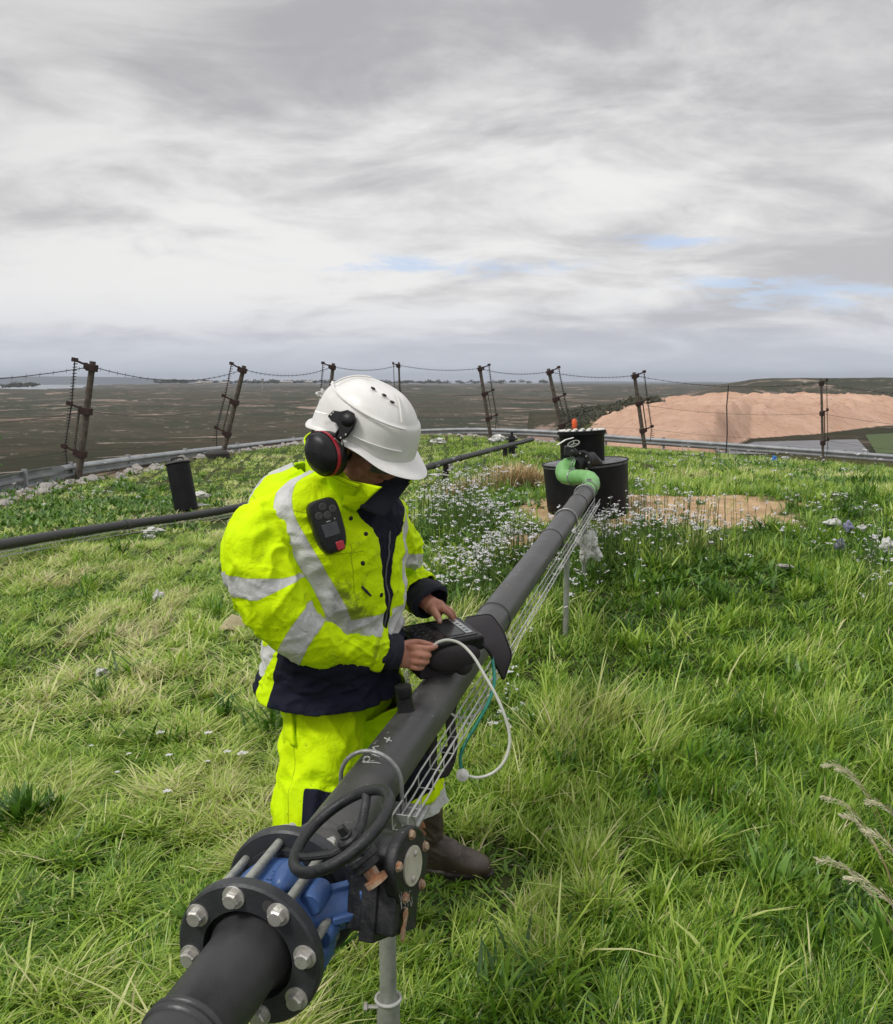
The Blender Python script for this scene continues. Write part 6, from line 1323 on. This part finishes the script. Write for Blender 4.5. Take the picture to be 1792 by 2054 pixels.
mb = MB(); mb.box(dp(.072, .004, .0028), .022, .128, .002, (e1, e2, e3)); mb.build('label_strip', M['paperw'], an, DC)
mb = MB(); 
for i in range(5): mb.box(dp(.072, -.045+.022*i, .0042), .010, .005, .0008, (e1, e2, e3))
mb.build('label_marks', M['iron'], an, DC)
mb = MB()
for i in range(3):
    for j in range(5): mb.box(dp(-.074+.024*i, -.052+.026*j, .0028), .008, .005, .0018, (e1, e2, e3))
mb.build('keypad', M['lcd'], an, DC, bevel=.0008)
mb = MB(); mb.box(dp(-.02, -.02, -.078), .150, .120, .062, (e1, e2, e3)); mb.ell(dp(.01, -.09, -.055), (e1*.085, e2*.022, e3*.040), 20); mb.ell(dp(.04, -.085, -.085), (e1*.03, e2*.022, e3*.030), 16); case = mb.build('carry_case', M['case'], an, DC, bevel=.012, bseg=3)
outer = [(936, 1239, 2.83), (960, 1235, 2.83), (984, 1234, 2.82), (999, 1250, 2.79), (1011, 1269, 2.76), (1019, 1291, 2.73), (1026, 1314, 2.71), (1020, 1338, 2.69), (1011, 1363, 2.68)]
inner = [(922, 1285, 2.60), (940, 1285, 2.605), (956, 1285, 2.61), (968, 1294, 2.615), (979, 1304, 2.62), (987, 1318, 2.63), (994, 1334, 2.64), (1002, 1348, 2.655), (1010, 1363, 2.67)]
O = catmull([tuple(W(*p)) for p in outer], 30); I = catmull([tuple(W(*p)) for p in inner], 30)
mb = MB(); mb.grid([[V(tuple(O[i])).lerp(V(tuple(I[i])), j/9)+UP*.012*math.sin(math.pi*j/9)*(1-i/29) for j in range(10)] for i in range(30)], wrap=False); fl = mb.build('case_flap', M['case'], an, DC, sharp=0, recalc=False); m_ = fl.modifiers.new('s', 'SOLIDIFY'); m_.thickness = .005
mb = MB(); mb.tube([V(tuple(p)) for p in O], .0028, 6); mb.tube([V(tuple(p)) for p in I], .0028, 6); mb.tube([V(tuple(O[0])), V(tuple(I[0]))], .0025, 6); mb.build('flap_piping', M['blackp'], fl, DC)
# strap hanging from the case beyond the pipe
def ribbon(pts, wdt, mat, name, parent, o0, side=V((.8, .5, 0))):
    q = [V(tuple(p)) for p in catmull([tuple(p) for p in pts], 30)]; s = side.normalized()*wdt/2; mb = MB(); mb.grid([[p-s, p, p+s] for p in q], wrap=False); o = mb.build(name, mat, parent, o0, sharp=0, recalc=False); m_ = o.modifiers.new('s', 'SOLIDIFY'); m_.thickness = .003; return o
ribbon([W(930, 1330, 2.95), W(912, 1400, 2.98), W(903, 1440, 2.98), W(908, 1490, 2.98), W(903, 1530, 2.95), W(885, 1562, 2.93), W(868, 1540, 2.90), W(868, 1470, 2.85)], .038, M['case'], 'carry_strap', an, DC)
mb = MB(); mb.box(W(899, 1518, 2.95), .045, .012, .075, (V((.9, .4, 0)).normalized(), V((-.4, .9, 0)).normalized(), UP)); mb.build('strap_buckle', M['blackp'], an, DC, bevel=.006)
# tubes
def hose(pts, r, mat, name, label, mbx=None):
    q = [V(tuple(p)) for p in catmull([tuple(W(*p)) for p in pts], 70)]; mb = MB(); mb.tube(q, r, 12); o = mb.build(name, mat, None, q[0]); return meta(o, label, 'tube'), q
ct, q = hose([(868, 1297, 2.525), (880, 1288, 2.53), (900, 1284, 2.53), (925, 1292, 2.52), (950, 1317, 2.50), (972, 1354, 2.48), (996, 1396, 2.46), (1014, 1440, 2.45), (1023, 1485, 2.44), (1013, 1525, 2.43), (990, 1550, 2.43), (960, 1560, 2.43), (936, 1556, 2.43)], .0043, M['tubew'], 'clear_tube', 'milky clear tube looping from the fingers down to the round white filter')
gt_, q2 = hose([(984, 1300, 2.66), (990, 1335, 2.62), (992, 1370, 2.57), (980, 1410, 2.52), (958, 1450, 2.48), (934, 1490, 2.45), (924, 1520, 2.44), (926, 1545, 2.43)], .0048, M['tubeg'], 'green_tube', 'thin dark green tube hanging from under the case flap to the filter')
fcn = W(928, 1555, 2.425); e = empty('tube_filter', fcn, 'round white filter where the green and the clear tube meet', 'filter')
n_ = (V((0, 0, CAMZ))-fcn+V((.3, 0, 0))).normalized(); mb = MB(); mb.lathe(fcn-n_*.006, n_, [(.010, -.004), (.017, 0), (.0175, .004), (.0175, .008), (.015, .010), (.006, .012), (.005, .016)], 32); mb.build('filter_disc', M['white'], e, fcn)
mb = MB(); mb.tube([fcn, W(925, 1543, 2.43)], .006, 10); mb.tube([fcn, W(940, 1557, 2.427)], .006, 10); mb.build('tube_barb', M['white'], e, fcn)
hose([(988, 1388, 2.95), (975, 1412, 2.95), (950, 1436, 2.96), (922, 1440, 2.97), (905, 1432, 2.97)], .0042, M['tubew'], 'short_tube', 'short milky tube hanging behind the pipe near the strap')
# chain and T pin below the hand
mb = MB(); pts = [(814, 1344), (816, 1350), (813, 1356), (818, 1362), (816, 1369)]
for a, b_ in zip(pts, pts[1:]): mb.torus((W(a[0], a[1], 2.40)+W(b_[0], b_[1], 2.40))/2, V((random.uniform(-.6, .6), -1, .3)), .0045, .0011, 14, 6)
c = W(818, 1374, 2.385); mb.tube([W(807, 1371.5, 2.385), c, W(831, 1375, 2.385)], .0018, 6); mb.tube([c+V((0, 0, .012)), c-V((0, 0, .004))], .0022, 6); meta(mb.build('chain', M['zinc'], None, c), 'little chain with a cross pin above the capped stub under the hand', 'chain')
# ================================================================ HAZE
mb = MB(); mb.box((0, 14000, 150-80), 64000, 33000, 0); mb.v = []; mb.f = []; mb.m = []
mb.box((0, 7000, 35), 50000, 52000, 340)
hm = bpy.data.materials.new('haze_air'); hm.use_nodes = True; nt = hm.node_tree; nt.nodes.clear(); pv = nt.nodes.new('ShaderNodeVolumePrincipled'); pv.inputs['Color'].default_value = (.80, .87, 1, 1); pv.inputs['Density'].default_value = 0.00005; pv.inputs['Anisotropy'].default_value = .2
oo = nt.nodes.new('ShaderNodeOutputMaterial'); nt.links.new(pv.outputs[0], oo.inputs['Volume'])
h = mb.build('haze', hm, recalc=True, sharp=0); h['kind'] = 'stuff'; h['label'] = 'thin bluish haze over the far valley and coast'; h['category'] = 'haze'
